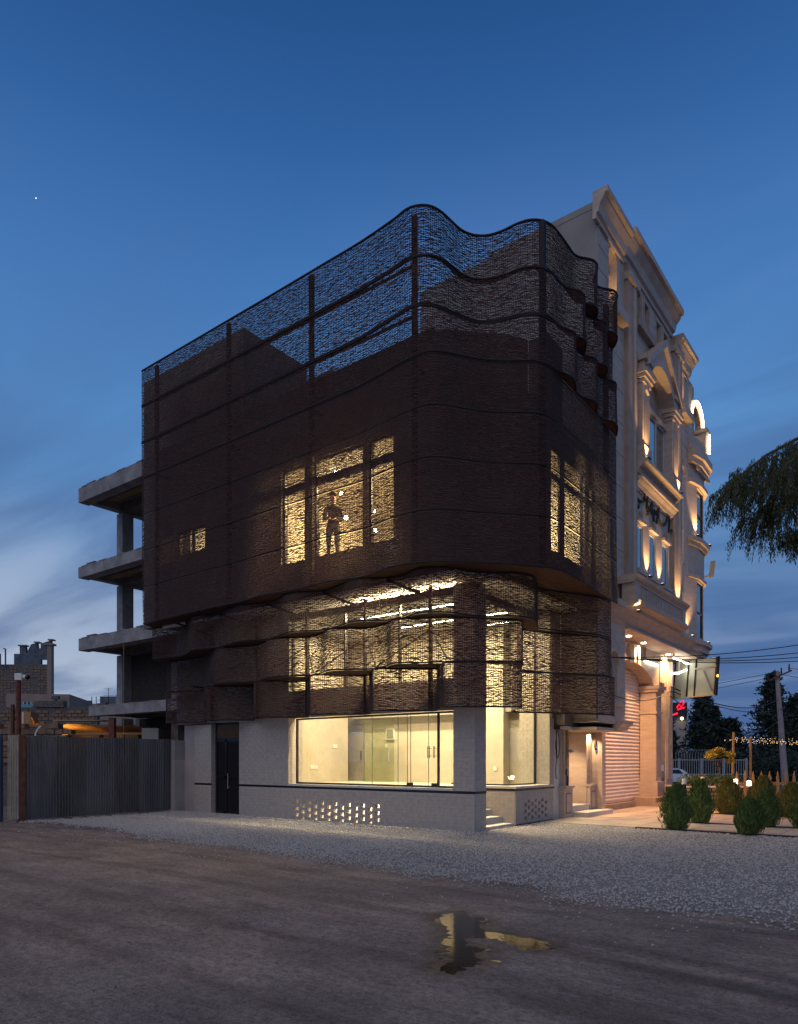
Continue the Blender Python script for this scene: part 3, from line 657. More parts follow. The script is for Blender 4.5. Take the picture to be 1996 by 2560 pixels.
L3 = [(-11.1,-.72),(-10.3,-.62),(-9.7,-.62),(-9.1,-.85),(-8.5,-1.1),(-7.8,-.92),(-7.0,-1.1),(-6.4,-1.22),(-5.7,-1.02),(-5.2,-1.06),(-4.4,-1.36),(-3.6,-1.06),(-3.1,-1.12),(-2.3,-1.4),(-1.6,-1.02),(-1.2,-1.0),(-.6,-1.24),(-.1,-.95),(.1,-.4),(.45,.0),(.85,.28),(1.0,.65),(.97,1.0),(.75,1.5),(.63,1.85),(.75,2.2),(1.15,3.05),(1.43,3.7),(1.47,4.25)]
L2 = [(-11.2,-.12),(-10.5,-.15),(-9.8,-.12),(-9.1,-.3),(-8.2,-.72),(-7.5,-.95),(-6.9,-.78),(-6.35,-.7),(-5.9,-.85),(-5.4,-1.08),(-4.9,-1.0),(-4.4,-.75),(-3.9,-.85),(-3.2,-1.2),(-2.8,-1.0),(-2.3,-.76),(-1.8,-.9),(-1.25,-1.22),(-.8,-.9),(-.3,-.7),(.2,-.2),(.55,.3),(.8,.58),(.72,.85),(.45,1.1),(.35,1.5),(.46,2.04),(.99,2.94),(1.35,3.55),(1.43,3.9),(1.4,4.45)]
L1 = [(-11.0,-.3),(-10.4,-.62),(-9.75,-.3),(-9.3,-.12),(-8.75,-.5),(-8.25,-.9),(-7.7,-.55),(-7.2,-.12),(-6.65,-.5),(-6.12,-.92),(-5.6,-.55),(-5.1,-.12),(-4.55,-.52),(-4.03,-.95),(-3.5,-.55),(-3.0,-.12),(-2.5,-.55),(-2.0,-.98),(-1.5,-.55),(-1.0,-.14),(-.5,-.6),(-.05,-.95),(.4,-.6),(1.05,-.05),(1.08,.12),(.75,.5),(.32,1.1),(.25,1.45),(.64,1.95),(1.2,2.8),(1.6,3.55),(1.62,4.1)]
C_ = {k: cat(v) for k, v in dict(T2=T2,T1t=T1t,T1b=T1b,T0t=T0t,T0b=T0b,MT=MT,MB=MBc,L3=L3,L2=L2,L1=L1).items()}
def mixcurve(a, b, f): m = 400; return resample(C_[a], m)*(1-f) + resample(C_[b], m)*f
m0, m1, m2, m3 = C_['MB'], mixcurve('MB','MT',.5), mixcurve('MB','MT',.8), mixcurve('MB','MT',.95)
BANDS = [('L1', C_['L1'], C_['L1'], 2.70, 3.69), ('L2', C_['L2'], C_['L2'], 3.69, 4.69), ('L3', C_['L3'], C_['L3'], 4.69, 5.67),
         ('M0', m0, m1, 5.67, 6.77), ('M1', m1, m2, 6.77, 7.87), ('M2', m2, m3, 7.87, 8.96), ('M3', m3, C_['MT'], 8.96, 10.06),
         ('T0', C_['T0b'], C_['T0t'], 10.06, 11.15), ('T1', C_['T1b'], C_['T1t'], 11.15, 12.25), ('T2', C_['T2'], C_['T2'], 12.25, 13.34)]
def smoothu(A, k=1):
    for _ in range(k): A = .25*np.roll(A, 1, 1) + .5*A + .25*np.roll(A, -1, 1)
    return A
def weave(cb, ct, zb, zt, seed, pitch=.0225, step=.047, loose=1.0, fill=.40):
    r = np.random.default_rng(seed); M_ = int(max(clen(cb), clen(ct))/step)
    A, B = resample(cb, M_), resample(ct, M_); ns = int((zt-zb-.05)/pitch)
    vj = (np.arange(ns)+.5)/ns; f = ((zt-zb-.05)*vj+.025)/(zt-zb)
    XY = A[None]*(1-f)[:, None, None] + B[None]*f[:, None, None]           # ns,M,2
    T = np.gradient(XY, axis=1); T /= np.linalg.norm(T, axis=2, keepdims=True)+1e-9
    Nn = np.stack([T[:, :, 1], -T[:, :, 0]], 2)
    par = ((np.arange(ns)[:, None] + np.arange(M_)[None]) % 2)*2-1
    n1 = .95*r.normal(size=(ns, M_)) + .5*smoothu(r.normal(size=(ns, M_)), 1); big = smoothu(r.normal(size=(ns, M_)), 8)*2.2
    z = zb + (zt-zb)*f[:, None] + pitch*loose*(.34*n1 + .10*big) + .06*pitch*par
    hr = pitch*np.clip(fill + .13*r.normal(size=(ns, M_)) + .08*smoothu(r.normal(size=(ns, M_)), 4), .16, .62)
    out = .004*par
    def ring(dn, dz): return np.concatenate([XY + Nn*(out+dn)[:, :, None], (z+dz)[:, :, None]], 2)
    V = np.stack([ring(0*hr, hr), ring(0*hr, -hr), ring(0*hr+.007, 0*hr)], 2)       # ns,M,3,3
    idx = np.arange(ns*M_*3).reshape(ns, M_, 3); F = []
    for q in range(3):
        a_, b_ = idx[:, :-1, q], idx[:, :-1, (q+1) % 3]; c_, d_ = idx[:, 1:, (q+1) % 3], idx[:, 1:, q]
        F.append(np.stack([a_, b_, c_, d_], -1).reshape(-1, 4))
    # warp rods
    W0 = np.concatenate([A, np.full((M_, 1), zb+.01)], 1); W1 = np.concatenate([B, np.full((M_, 1), zt-.01)], 1)
    wv = []; 
    tb = np.gradient(A, axis=0); tb /= np.linalg.norm(tb, axis=1, keepdims=True)+1e-9; nb = np.stack([tb[:, 1], -tb[:, 0]], 1)
    for du, dn in ((-.0055, 0), (.0055, 0), (0, .009)):
        off = np.concatenate([tb*du + nb*dn, np.zeros((M_, 1))], 1); wv += [W0+off, W1+off]
    Vw = np.stack(wv, 1).reshape(-1, 3); k0 = np.arange(M_)[:, None]*6
    Fw = np.concatenate([k0+np.array([[0,1,3,2]]), k0+np.array([[2,3,5,4]]), k0+np.array([[4,5,1,0]])])
    return V.reshape(-1, 3), np.concatenate(F), Vw, Fw
for k, (nm, cb, ct, zb, zt) in enumerate(BANDS):
    lower = nm[0] == 'L'
    V, F, Vw, Fw = weave(cb, ct, zb, zt, 40+k, .0275 if lower else .0262, .051, 1.2 if lower else 1.1, .328 if lower else (.352 if nm[0] == 'T' else .345))
    o = build_np('woven_band', V, F, M_weave, CB, kind='stuff')
    build_np('warp_rods', Vw, Fw, M_warp, o, kind='stuff')
    for c_, z in ((cb, zb+.02), (ct, zt-.02)):
        if z == zt-.02 and nm in ('M0','M1','M2'): continue
        P = resample(c_, 150); MB().tube([(x, y, z) for x, y in P], {'L': .020, 'M': .016, 'T': .028}[nm[0]], 6).build('hoop', M_steel, CB, smooth=True)
# flat woven ledges that close the step between one band and the next; those at the top bands are added to darken open gaps
def ledge(ca, cb_, z, x1=9e9):
    A, B = resample(ca, 200), resample(cb_, 200); b = MB(); n_ = len(A)
    b.add([(x, y, z) for x, y in A]+[(x, y, z+.004) for x, y in B], [(i, i+1, n_+i+1, n_+i) for i in range(n_-1)])
    b.build('woven_ledge', M_weave, CB)
ledge(C_['L2'], C_['L1'], 3.685); ledge(C_['L3'], C_['L2'], 4.685); ledge(C_['MB'], C_['L3'], 5.668)
ledge(C_['T0b'], C_['MT'], 10.07); ledge(C_['T1b'], C_['T0t'], 11.16); ledge(C_['T2'], C_['T1t'], 12.26)  # flats added over the open gaps of the top bands to make them dark
# posts and struts that carry the screen
for x in (-10.3, -7.0, -3.92, -.84): bb('screen_post', M_steel, x-.055, x+.055, -1.13, -1.05, 5.7, 13.3)
for x, y in ((1.28, .72), (1.32, 4.3)): bb('screen_post', M_steel, x-.06, x+.06, y-.06, y+.06, 5.7, 13.3)
for x in (-9.0, -7.0, -5.05, -3.06, -1.11): bb('screen_post', M_steel, x-.035, x+.035, -.14, -.06, 2.75, 5.55)
bb('screen_post', M_steel, .06, .12, 3.7, 3.78, 2.7, 5.5)
def strut(*a): MB().bar(*a).build('strut', M_steel, CB)
for x in (-9.0, -7.0, -5.05, -3.06, -1.11):
    strut((x, -.1, 5.3), (x-.5, -1.1, 5.6), .05, .05); strut((x, -.1, 4.6), (x-.95, -.85, 3.75), .025, .025); strut((x, -.1, 4.6), (x+.95, -.85, 3.75), .02, .02)
    strut((x, -.1, 3.72), (x, -.8, 3.72), .05, .05); strut((x, -.1, 4.72), (x, -.9, 4.72), .05, .05)
for x in (-10.3, -7.0, -3.92, -.84):
    for z in (7.87, 10.06): strut((x, -.75, z), (x, -1.08, z), .06, .06)
for z in (12.25, 11.15): strut((-10.3, -1.09, z), (-.84, -1.09, z), .05, .05)
# pendant bulbs and a person inside the first floor
for k, (x, y, z, lab) in enumerate(((-4.61, .5, 9.22, 'small bright bulb high in the middle pane of the wide upstairs window'), (-3.48, .5, 9.22, 'small bright bulb near the top of the right pane of the upstairs window'),
      (-4.40, .5, 8.64, 'bright bulb just above and right of the standing silhouette'), (-5.39, .5, 8.60, 'bright bulb beside the dark post left of the standing silhouette'), (-4.22, .5, 7.95, 'bright bulb level with the waist of the standing silhouette'),
      (-3.35, .5, 8.63, 'bright bulb at mid height of the right pane of the upstairs window'), (-3.29, .5, 7.93, 'bright bulb two thirds down the right pane of the upstairs window'), (-3.25, .5, 7.42, 'lowest bright bulb in the right pane of the upstairs window'))):
    t = thing('pendant_bulb', (x, y, z), lab, 'pendant lamp', 'pendant bulbs upstairs')
    MB().sphere((x, y, z), .05, 8, 6).build('bulb', emis('bulb', (1, .93, .75), 60), t)
    MB().tube([(x, y, z+.05), (x, y, 9.3)], .004, 4).build('cord', M_black, t)

# a man standing behind the upstairs window
def body(name, J, E_, root, matidx, label=None, cat=None, parent=None, mats=(), group=None, sub=2):
    me = bpy.data.meshes.new(name); keys = list(J); me.from_pydata([J[k][:3] for k in keys], [(keys.index(a), keys.index(b)) for a, b in E_], [])
    o = link(bpy.data.objects.new(name, me)); sk = o.modifiers.new('skin', 'SKIN'); o.modifiers.new('sub', 'SUBSURF').levels = sub
    for k, v in zip(keys, me.skin_vertices[0].data): v.radius = (J[k][3], J[k][4] if len(J[k]) > 4 else J[k][3]); v.use_root = (k == root)
    bpy.context.view_layer.update(); dg = bpy.context.evaluated_depsgraph_get(); m2_ = bpy.data.meshes.new_from_object(o.evaluated_get(dg)); bpy.data.objects.remove(o)
    for m in mats: m2_.materials.append(m)
    for p in m2_.polygons: p.material_index = matidx(p.center); p.use_smooth = True
    o = link(bpy.data.objects.new(name, m2_)); FR[o.name] = (0, 0, 0)
    if parent: o.parent = parent
    return tag(o, label, cat, group)
PJ = dict(pel=(0,0,.95,.15,.11), sp=(0,.01,1.12,.135,.10), ch=(0,.02,1.30,.165,.115), nk0=(0,.01,1.46,.075,.07), nk=(0,-.01,1.53,.055,.055), hd=(0,-.03,1.62,.078,.092), ht=(0,-.02,1.73,.07,.082),
          hl=(-.10,0,.88,.095,.10), kl=(-.11,-.03,.50,.062,.065), al=(-.12,.02,.10,.042,.045), tl=(-.13,-.14,.04,.04,.03),
          hr=(.10,0,.88,.095,.10), kr=(.11,-.02,.50,.062,.065), ar=(.12,.02,.10,.042,.045), tr=(.13,-.14,.04,.04,.03),
          sl=(-.19,.01,1.41,.065), el=(-.235,.0,1.12,.05), wl=(-.09,-.19,1.08,.034), fl=(-.02,-.23,1.08,.036),
          sr=(.19,.01,1.41,.065), er=(.235,.0,1.12,.05), wr=(.09,-.19,1.06,.034), fr=(.02,-.25,1.05,.036))
PE = [('pel','sp'),('sp','ch'),('ch','nk0'),('nk0','nk'),('nk','hd'),('hd','ht'),('pel','hl'),('hl','kl'),('kl','al'),('al','tl'),('pel','hr'),('hr','kr'),('kr','ar'),('ar','tr'),('ch','sl'),('sl','el'),('el','wl'),('wl','fl'),('ch','sr'),('sr','er'),('er','wr'),('wr','fr')]
def pidx(c):
    if c.z > 1.49: return 0
    if c.z > .93: return 0 if (c.y < -.16) else 1
    return 2 if c.z > .08 else 3
man = body('person', PJ, PE, 'pel', pidx, 'person in a dark top standing with hands joined behind the lit upstairs window', 'person', None, (M_skin, M_cloth, M_cloth2, M_black))
man.location = (-4.02, -.22, 6.55); man.rotation_euler = (0, 0, R(30))
MB().lathe([(.055, 1.70-0), (.088, 1.72), (.094, 1.77), (.07, 1.81), (.02, 1.825)], 10, (0, -.015, 0)).build('hair', M_hair, man, smooth=True)

# ================================================================== stone-faced neighbour
NB = thing('stone_building', (1, 4.6, 0), 'tall travertine building with classical cornices, lit window bay and white roller shutter', 'building')
def nb(name, m, *b, **k): return box(name, m, NB, *b, **k)
FX = 1.0
holes = [(5.36,5.97,14.1,15.7), (7.5,7.98,14.8,15.62),(8.26,8.74,14.8,15.62),(9.39,9.87,14.8,15.62),(10.16,10.64,14.8,15.62),
         (8.05,10.35,10.7,13.7), (7.6,8.17,7.3,8.68),(8.78,9.36,7.3,8.68),(10.05,10.66,7.3,8.68), (12.0,12.56,13.9,15.3), (12.02,12.54,7.5,11.9), (5.35,6.0,3.3,4.6)]
b = MB()
for a, b_, c_, d in rects(4.62, 13.1, 5.55, 16.0, holes): b.box(.70, FX, a, b_, c_, d)
for a, b_, c_, d in rects(4.62, 6.62, 2.63, 5.55, holes): b.box(.70, FX, a, b_, c_, d)
b.build('facade_wall', M_lime, NB)
nb('side_wall', M_roughcast, -4.75, -.77, 4.6, 4.95, .0, 16.25); nb('side_wall', M_roughcast, -.77, .995, 4.6, 4.95, 2.64, 16.25); nb('rear_wall', M_roughcast, -4.75, .695, 4.95, 15.0, 5.6, 15.9)
nb('side_parapet', M_roughcast, -2.3, 1.0, 4.59, 4.9, 16.2, 16.38)
nb('roof', M_roughcast, -4.4, .7, 4.95, 13, 15.9, 16.0)
# joints of the stone courses, cut as thin recessed strips
b = MB()
for z in (6.6, 7.5, 8.4, 9.3, 10.2, 11.1, 12.0, 12.9, 13.8): b.box(FX-.002, FX+.004, 4.64, 6.5, z, z+.018)
for z in (14.6, 15.2): b.box(FX-.002, FX+.004, 4.64, 5.34, z, z+.018)
for z in (6.3, 6.9, 12.1, 12.7, 13.3): b.box(FX-.002, FX+.004, 11.95, 13.05, z, z+.018)
for k, z in enumerate((6.62, 7.52, 8.42, 9.32, 10.22, 11.12, 12.02, 12.92, 13.82)): y = 5.2 + .7*(k % 2); b.box(FX-.002, FX+.004, y, y+.018, z, z+.88)
b.build('stone_joints', M_lineg, NB, kind='stuff')
def arch_fill(yc, w, z0, z1, x0, x1, m=M_lime, name='arch', seg=14, rise=None):
    """the spandrels above an arch that fills a rectangular hole"""
    rr = w/2; h = rise or rr
    pts = [(yc+rr*math.cos(math.pi*k/seg), z1-h+h*math.sin(math.pi*k/seg)) for k in range(seg+1)]
    bL = MB(); half = seg//2
    bL.prism([(yc+rr, z1+.001)] + [(yc, z1+.001)] + [p for p in reversed(pts[:half+1])], 'x', x0, x1)
    bL.prism([(yc, z1+.001), (yc-rr, z1+.001)] + [p for p in reversed(pts[half:])], 'x', x0, x1)
    return bL.build(name, m, NB)
def hood(yc, r, z, x0, x1, w=.09, m=M_lime, name='arch_moulding', seg=14, h=None, a0=0, a1=math.pi):
    h = h or r; b = MB()
    for k in range(seg):
        t0, t1 = a0+(a1-a0)*k/seg, a0+(a1-a0)*(k+1)/seg
        P = lambda t, q: (yc+(r+q)*math.cos(t), z+(h+q)*math.sin(t))
        b.prism([P(t0,0), P(t1,0), P(t1,w), P(t0,w)], 'x', x0, x1)
    return b.build(name, m, NB)
# lit niches
for yc, w, z0, z1 in ((5.665, .61, 14.1, 15.7), (12.28, .56, 13.9, 15.3)):
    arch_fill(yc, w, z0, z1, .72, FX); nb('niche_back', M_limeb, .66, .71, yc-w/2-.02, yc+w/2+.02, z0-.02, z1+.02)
    b = MB()
    for k in range(7): b.box(.71, .74+.012*k, yc-w/2, yc+w/2, z1-.12-.07*k, z1-.09-.07*k)
    b.build('niche_ribs', M_lime, NB, kind='stuff')
    nb('niche_sill', M_lime, .98, 1.24, yc-.38, yc+.62, z0-.32, z0-.02)
    aim(light('niche_lamp', 'SPOT', (.92, yc, z0+.06), 38, WARM2, .03, spot=80, parent=NB), (-.25, 0, 1))
# blind attic windows and their sills
for y0 in (7.5, 8.26, 9.39, 10.16):
    nb('blind_window', M_limeb, .72, .78, y0, y0+.48, 14.8, 15.62)
    nb('window_surround', M_lime, FX-.002, FX+.03, y0-.07, y0-.02, 14.75, 15.75); nb('window_surround', M_lime, FX-.002, FX+.03, y0+.50, y0+.55, 14.75, 15.75)
nb('sill_block', M_limeb, .99, 1.16, 7.39, 8.95, 14.42, 14.7); nb('sill_block', M_limeb, .99, 1.16, 9.28, 10.86, 14.42, 14.7)
# cornices and pilasters: moulded profiles run along the front
def mould(name, prof, y0, y1, m=M_lime, cap=True): return MB().prism(prof, 'y', y0, y1).build(name, m, NB)
def prof(z, h, p, x=FX): return [(x-.05, z), (x+.12*p, z), (x+.12*p, z+.16*h), (x+.30*p, z+.22*h), (x+.42*p, z+.48*h), (x+.74*p, z+.70*h), (x+.76*p, z+.78*h), (x+p, z+.80*h), (x+p, z+h), (x-.05, z+h)]
mould('cornice', prof(15.72, .72, .36), 4.34, 6.36); mould('cornice', prof(15.78, .78, .42), 6.36, 11.05); mould('cornice', prof(15.15, .72, .38), 11.1, 13.0)
mould('frieze_band', [(.98,15.3+.38),(1.06,15.68),(1.06,15.74),(.98,15.74)], 4.62, 6.4)
for y0, y1, zt in ((6.55, 7.32, 15.8), (11.0, 11.9, 15.8)):
    nb('pilaster', M_limeb, .99, 1.12, y0, y1, 5.95, zt); nb('pilaster', M_lime, .99, 1.155, y0+.42, y0+.58, 5.95, zt-.3)
    nb('capital', M_lime, .985, 1.2, y0-.05, y1+.05, 15.3, 15.5)
# aedicule round the big window
b = MB(); b.prism([(7.55, 13.25), (9.2, 14.5), (10.9, 13.25), (10.9, 13.45), (9.2, 14.72), (7.55, 13.45)], 'x', FX, 1.42); b.build('pediment', M_lime, NB)
b = MB(); seg = 18; rr = 1.36
arcp = [(9.2+rr*math.cos(math.pi*k/seg), 12.45+1.36*math.sin(math.pi*k/seg)) for k in range(seg+1)]
b.prism([(9.2, 14.5), (9.2, arcp[seg//2][1])] + [arcp[k] for k in range(seg//2-1, -1, -1)] + [(10.75, 12.55), (10.75, 13.3)], 'x', FX-.0, 1.30)
b.prism([(9.2, 14.5), (7.65, 13.3), (7.65, 12.55)] + [arcp[k] for k in range(seg, seg//2-1, -1)], 'x', FX-.0, 1.30); b.build('tympanum', M_lime, NB)
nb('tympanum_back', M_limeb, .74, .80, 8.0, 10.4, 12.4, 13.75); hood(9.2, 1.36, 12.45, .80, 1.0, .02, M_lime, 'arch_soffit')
nb('transom_moulding', M_lime, .80, 1.06, 8.0, 10.4, 12.38, 12.52)
for y0, y1 in ((7.42, 8.04), (10.36, 10.98)):
    nb('column', M_lime, .99, 1.24, y0, y1, 10.42, 12.7); nb('column_panel', M_limeb, 1.24, 1.255, y0+.1, y1-.1, 10.95, 12.3)
    nb('column_base', M_lime, .98, 1.30, y0-.03, y1+.03, 10.42, 10.85)
    for k, (w_, z) in enumerate(((.03, 12.7), (.08, 12.82), (.13, 12.94))): nb('capital', M_lime, .98, 1.26+w_, y0-w_, y1+w_, z, z+.11)
    nb('impost', M_lime, .985, 1.28, y0+.02, y1-.02, 13.05, 13.35); nb('impost_cap', M_lime, .98, 1.36, y0-.06, y1+.06, 13.35, 13.48)
W_ = nb('window', M_winb, .90, .93, 8.05, 10.35, 10.7, 12.4); MB().box(.955, .96, 8.1, 10.3, 10.75, 12.38).build('pane', G_dusk, W_)
MB().box(.95, .985, 9.42, 9.52, 10.7, 12.32).box(.95, .985, 8.05, 8.11, 10.7, 12.32).box(.95, .985, 10.29, 10.35, 10.7, 12.32).box(.95, .985, 8.05, 10.35, 12.32, 12.38).build('window_frame', M_pvc, W_)
mould('ledge', prof(9.98, .40, .42), 7.3, 11.0); mould('ledge', prof(9.62, .34, .28), 7.34, 10.96)
# three office windows
for y0, y1 in ((7.6, 8.17), (8.78, 9.36), (10.05, 10.66)):
    w_ = nb('window', M_winb, .90, .94, y0, y1, 7.3, 8.68); MB().box(.955, .96, y0+.05, y1-.05, 7.35, 8.63).build('pane', G_dusk, w_)
    MB().box(.945, .985, y0, y0+.05, 7.3, 8.68).box(.945, .985, y1-.05, y1, 7.3, 8.68).box(.945, .985, y0+.05, y1-.05, 7.3, 7.36).box(.945, .985, y0+.05, y1-.05, 8.62, 8.68).build('window_frame', M_pvc, w_)
    nb('hood_mould', M_lime, .99, 1.10, y0-.08, y1+.08, 8.72, 8.80); nb('keystone', M_limeb, .99, 1.08, (y0+y1)/2-.09, (y0+y1)/2+.09, 8.80, 9.05)
    nb('window_sill', M_lime, .98, 1.12, y0-.12, y1+.12, 7.16, 7.29)
# tall arched stair window
arch_fill(12.28, .52, 7.5, 11.9, .72, FX); hood(12.28, .26, 11.64, FX, 1.05, .08)
w_ = nb('window', M_winb, .90, .94, 12.02, 12.54, 7.5, 11.9); MB().box(.955, .96, 12.04, 12.52, 7.52, 11.88).build('pane', G_dusk, w_)
b = MB().box(.95, .985, 12.02, 12.06, 7.5, 11.8).box(.95, .985, 12.5, 12.54, 7.5, 11.8)
for z in (8.55, 9.65, 10.75, 11.55): b.box(.95, .985, 12.06, 12.5, z, z+.07)
b.build('window_frame', M_pvc, w_)
# balcony
bal = nb('balcony', M_lime, .95, 1.5, 6.05, 11.1, 5.95, 6.12)
mould('balcony_rail', [(.95,6.52),(1.46,6.52),(1.46,6.58),(1.56,6.66),(1.58,6.74),(.95,6.74)], 6.0, 11.15); nb('balcony_pier', M_lime, 1.1, 1.47, 6.08, 6.5, 6.12, 6.52); nb('balcony_pier', M_lime, 1.1, 1.47, 10.7, 11.05, 6.12, 6.52)
mould('balcony_base', [(.95,5.82),(1.2,5.82),(1.28,5.88),(1.52,5.97),(1.54,6.06),(.95,6.06)], 6.0, 11.15, M_lime)
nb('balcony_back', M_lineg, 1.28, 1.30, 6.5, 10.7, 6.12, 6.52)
o0 = None
for k in range(27):
    y = 6.56 + k*.155
    if o0 is None: o0 = MB().box(1.36, 1.44, y, y+.085, 6.12, 6.52).build('baluster', M_lime, NB)
    else: c_ = o0.copy(); link(c_); FR[c_.name] = FR[o0.name]; c_.location.y += .155*k
# first-floor slab edge
mould('slab_cornice', [(.5,5.42),(1.02,5.42),(1.06,5.5),(1.14,5.62),(1.2,5.72),(1.3,5.80),(1.3,5.94),(.5,5.94)], 4.62, 13.2, M_lime)
# corner bay on the far side, its front bowed
def bayp(p, y0=13.12, y1=15.5): return [(.2, y0), (1.0+p, y0), (1.15+p, y0+.7), (1.12+p, y1-.7), (.85+p, y1-.12), (.2, y1)]
bay_h = [(13.92, 14.72, 9.7, 11.55), (13.80, 14.60, 6.12, 8.15)]
MB().prism(bayp(0), 'z', 5.4, 6.12).build('bay_wall', M_lime, NB)
for z0, z1 in ((6.12, 8.15), (9.7, 11.55)):
    MB().prism([(.2,13.12),(1.0,13.12),(1.13,13.75),(.2,13.75)], 'z', z0, z1).build('bay_pier', M_lime, NB); MB().prism([(.2,14.68),(1.12,14.68),(.85,15.38),(.2,15.5)], 'z', z0, z1).build('bay_pier', M_lime, NB)
MB().prism(bayp(0), 'z', 8.15, 9.7).build('bay_wall', M_lime, NB); MB().prism(bayp(0), 'z', 11.55, 12.4).build('bay_wall', M_lime, NB)
for z0, z1, p in ((5.42,5.55,.06),(5.55,5.78,.16),(5.78,5.92,.26),(8.2,8.32,.08),(9.35,9.5,.08),(9.5,9.66,.18),(11.6,11.75,.12),(12.3,12.5,.16),(12.5,12.75,.26),(12.75,12.95,.14),(12.95,13.3,.05)):
    MB().prism(bayp(p, 13.12-p*.3, 15.5+p*.6), 'z', z0, z1).build('bay_cornice', M_lime, NB)
for z0, z1 in ((6.12, 8.15), (9.7, 11.55)):
    w_ = nb('window', M_winb, .98, 1.02, 13.75, 14.68, z0, z1); MB().box(1.055, 1.06, 13.8, 14.62, z0+.04, z1-.04).build('pane', G_dusk, w_)
    MB().box(1.04, 1.09, 13.75, 13.82, z0, z1).box(1.04, 1.09, 14.61, 14.68, z0, z1).box(1.04, 1.09, 13.82, 14.61, z0+.9, z0+.97).box(1.04, 1.09, 13.82, 14.61, z1-.06, z1).build('window_frame', M_black, w_)
b = MB()
for k in range(9): b.box(1.18, 1.24, 13.45+k*.2, 13.55+k*.2, 12.12, 12.26)
b.build('dentils', M_lime, NB, kind='stuff')
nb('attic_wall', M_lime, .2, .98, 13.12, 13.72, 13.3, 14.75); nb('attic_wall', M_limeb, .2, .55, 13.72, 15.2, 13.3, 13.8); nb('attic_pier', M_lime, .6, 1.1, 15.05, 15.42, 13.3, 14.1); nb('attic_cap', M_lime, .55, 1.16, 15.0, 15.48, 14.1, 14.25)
hood(14.3, .72, 14.05, .75, .95, .22, M_limeb, 'attic_arch'); nb('roof_post', M_limeb, .75, .9, 13.1, 13.3, 15.0, 16.4)
t = thing('light_strip', (1.05, 14.3, 13.3), 'glowing rope light bent round the attic arch of the far bay', 'light strip')
MB().tube([(1.02, 14.35+.82*math.cos(a_), 14.0+.95*math.sin(a_)) for a_ in np.linspace(math.pi*.98, .15, 20)], .03).build('glow_tube', emis('rope_light', (1, .80, .50), 14), t)
MB().tube([(1.17, 15.4, 13.35), (1.17, 15.4, 14.08)], .03).build('glow_tube', emis('rope_light', (1, .80, .50), 14), t)
# ---- ground floor: recess with soffit, portal, shutter, shop door
nb('soffit', M_lime, -.3, 1.1, 6.63, 15.3, 5.36, 5.42)
b = MB(); seg = 20; yc, hw, zs, rise = 9.15, 2.25, 4.05, .72
ap = [(yc+hw*math.cos(math.pi*k/seg), zs+rise*math.sin(math.pi*k/seg)) for k in range(seg+1)]
for k in range(seg): b.prism([ap[k], ap[k+1], (ap[k+1][0], 5.36), (ap[k][0], 5.36)], 'x', -.15, .32)
b.box(-.15, .32, 11.4, 12.0, 3.95, 5.36).box(-.15, .32, 6.63, 6.9, 0, 5.36); b.build('portal', M_lime, NB)
nb('ground_wall', M_lime, -.5, -.24, 6.63, 13.5, 0, 5.36)
b = MB()
for k in range(2): y = 8.95 + k*.38; b.prism([(y, 5.3), (y+.26, 5.3), (y+.2, 4.72), (y+.06, 4.72)], 'x', .32, .46)
b.build('keystone', M_white, NB)
SH = nb('shutter', M_shut, -.235, -.20, 6.9, 11.4, .22, 4.8); o0 = None
for k in range(38):
    z = .26 + k*.119
    if o0 is None: o0 = MB().prism([(-.20, z), (-.185, z+.010), (-.17, z+.055), (-.18, z+.098), (-.20, z+.112)], 'y', 6.9, 11.4).build('slat', M_shut, SH)
    else: c_ = o0.copy(); link(c_); FR[c_.name] = FR[o0.name]; c_.location.z += .119*k
nb('shutter_sill', M_limeb, -.24, -.05, 6.9, 11.4, 0, .2)
P_ = nb('pilaster', M_lime, -.15, .40, 11.35, 11.95, .0, 3.95); MB().box(-.18, .48, 11.28, 12.02, 3.95, 4.05).box(-.2, .54, 11.24, 12.06, 4.05, 4.16).build('capital', M_lime, P_); MB().box(-.17, .44, 11.31, 11.99, 3.2, 3.28).build('moulding', M_lime, P_); MB().box(-.18, .47, 11.3, 12.0, 0, .85).build('plinth', M_lime, P_)
MB().box(.40, .41, 11.45, 11.85, 3.4, 3.85).build('panel', M_limeb, P_); MB().box(.40, .408, 11.44, 11.86, 1.0, 3.1).build('panel', M_limeb, P_)
nb('doorstep', M_limeb, -.1, .95, 10.6, 12.3, 0, .15); nb('doorstep', M_limeb, -.1, .62, 10.6, 12.3, .15, .32)
nb('lit_door', mat('lit_interior_tone', (.5,.36,.2), .7, .1, 3), -.1, -.05, 12.05, 12.5, .9, 4.3); aim(light('door_lamp', 'SPOT', (.1, 12.27, 4.3), 30, WARM, .05, spot=120, parent=NB), (-.4, 0, -1))  # warm pane colour stands in for the lit room behind the door
nb('door_frame', M_black, -.05, .02, 12.44, 12.5, .9, 4.3); nb('door_head', M_lime, -.2, .34, 12.0, 12.55, 4.35, 5.36); nb('door_base', M_limeb, -.2, .1, 12.0, 12.5, .32, .9)
P_ = nb('pilaster', M_lime, -.2, .40, 12.52, 13.3, 0, 5.36)
for y in (12.6, 12.72, 12.84, 13.0, 13.12): MB().box(.40, .425, y, y+.07, .9, 4.7).build('flute', M_lime, P_)
bx = nb('meter_box', M_grey, .1, .34, 12.02, 12.5, .95, 1.5); MB().box(.34, .346, 12.1, 12.42, 1.2, 1.42).build('meter_label', M_white, bx)
nb('letter_box', mat('poster_blue', (.2,.3,.33), .5, .1, 5), .30, .36, 12.1, 12.4, .3, .68)
nb('plinth', M_lime, -.2, .46, 12.5, 13.34, 0, .6)
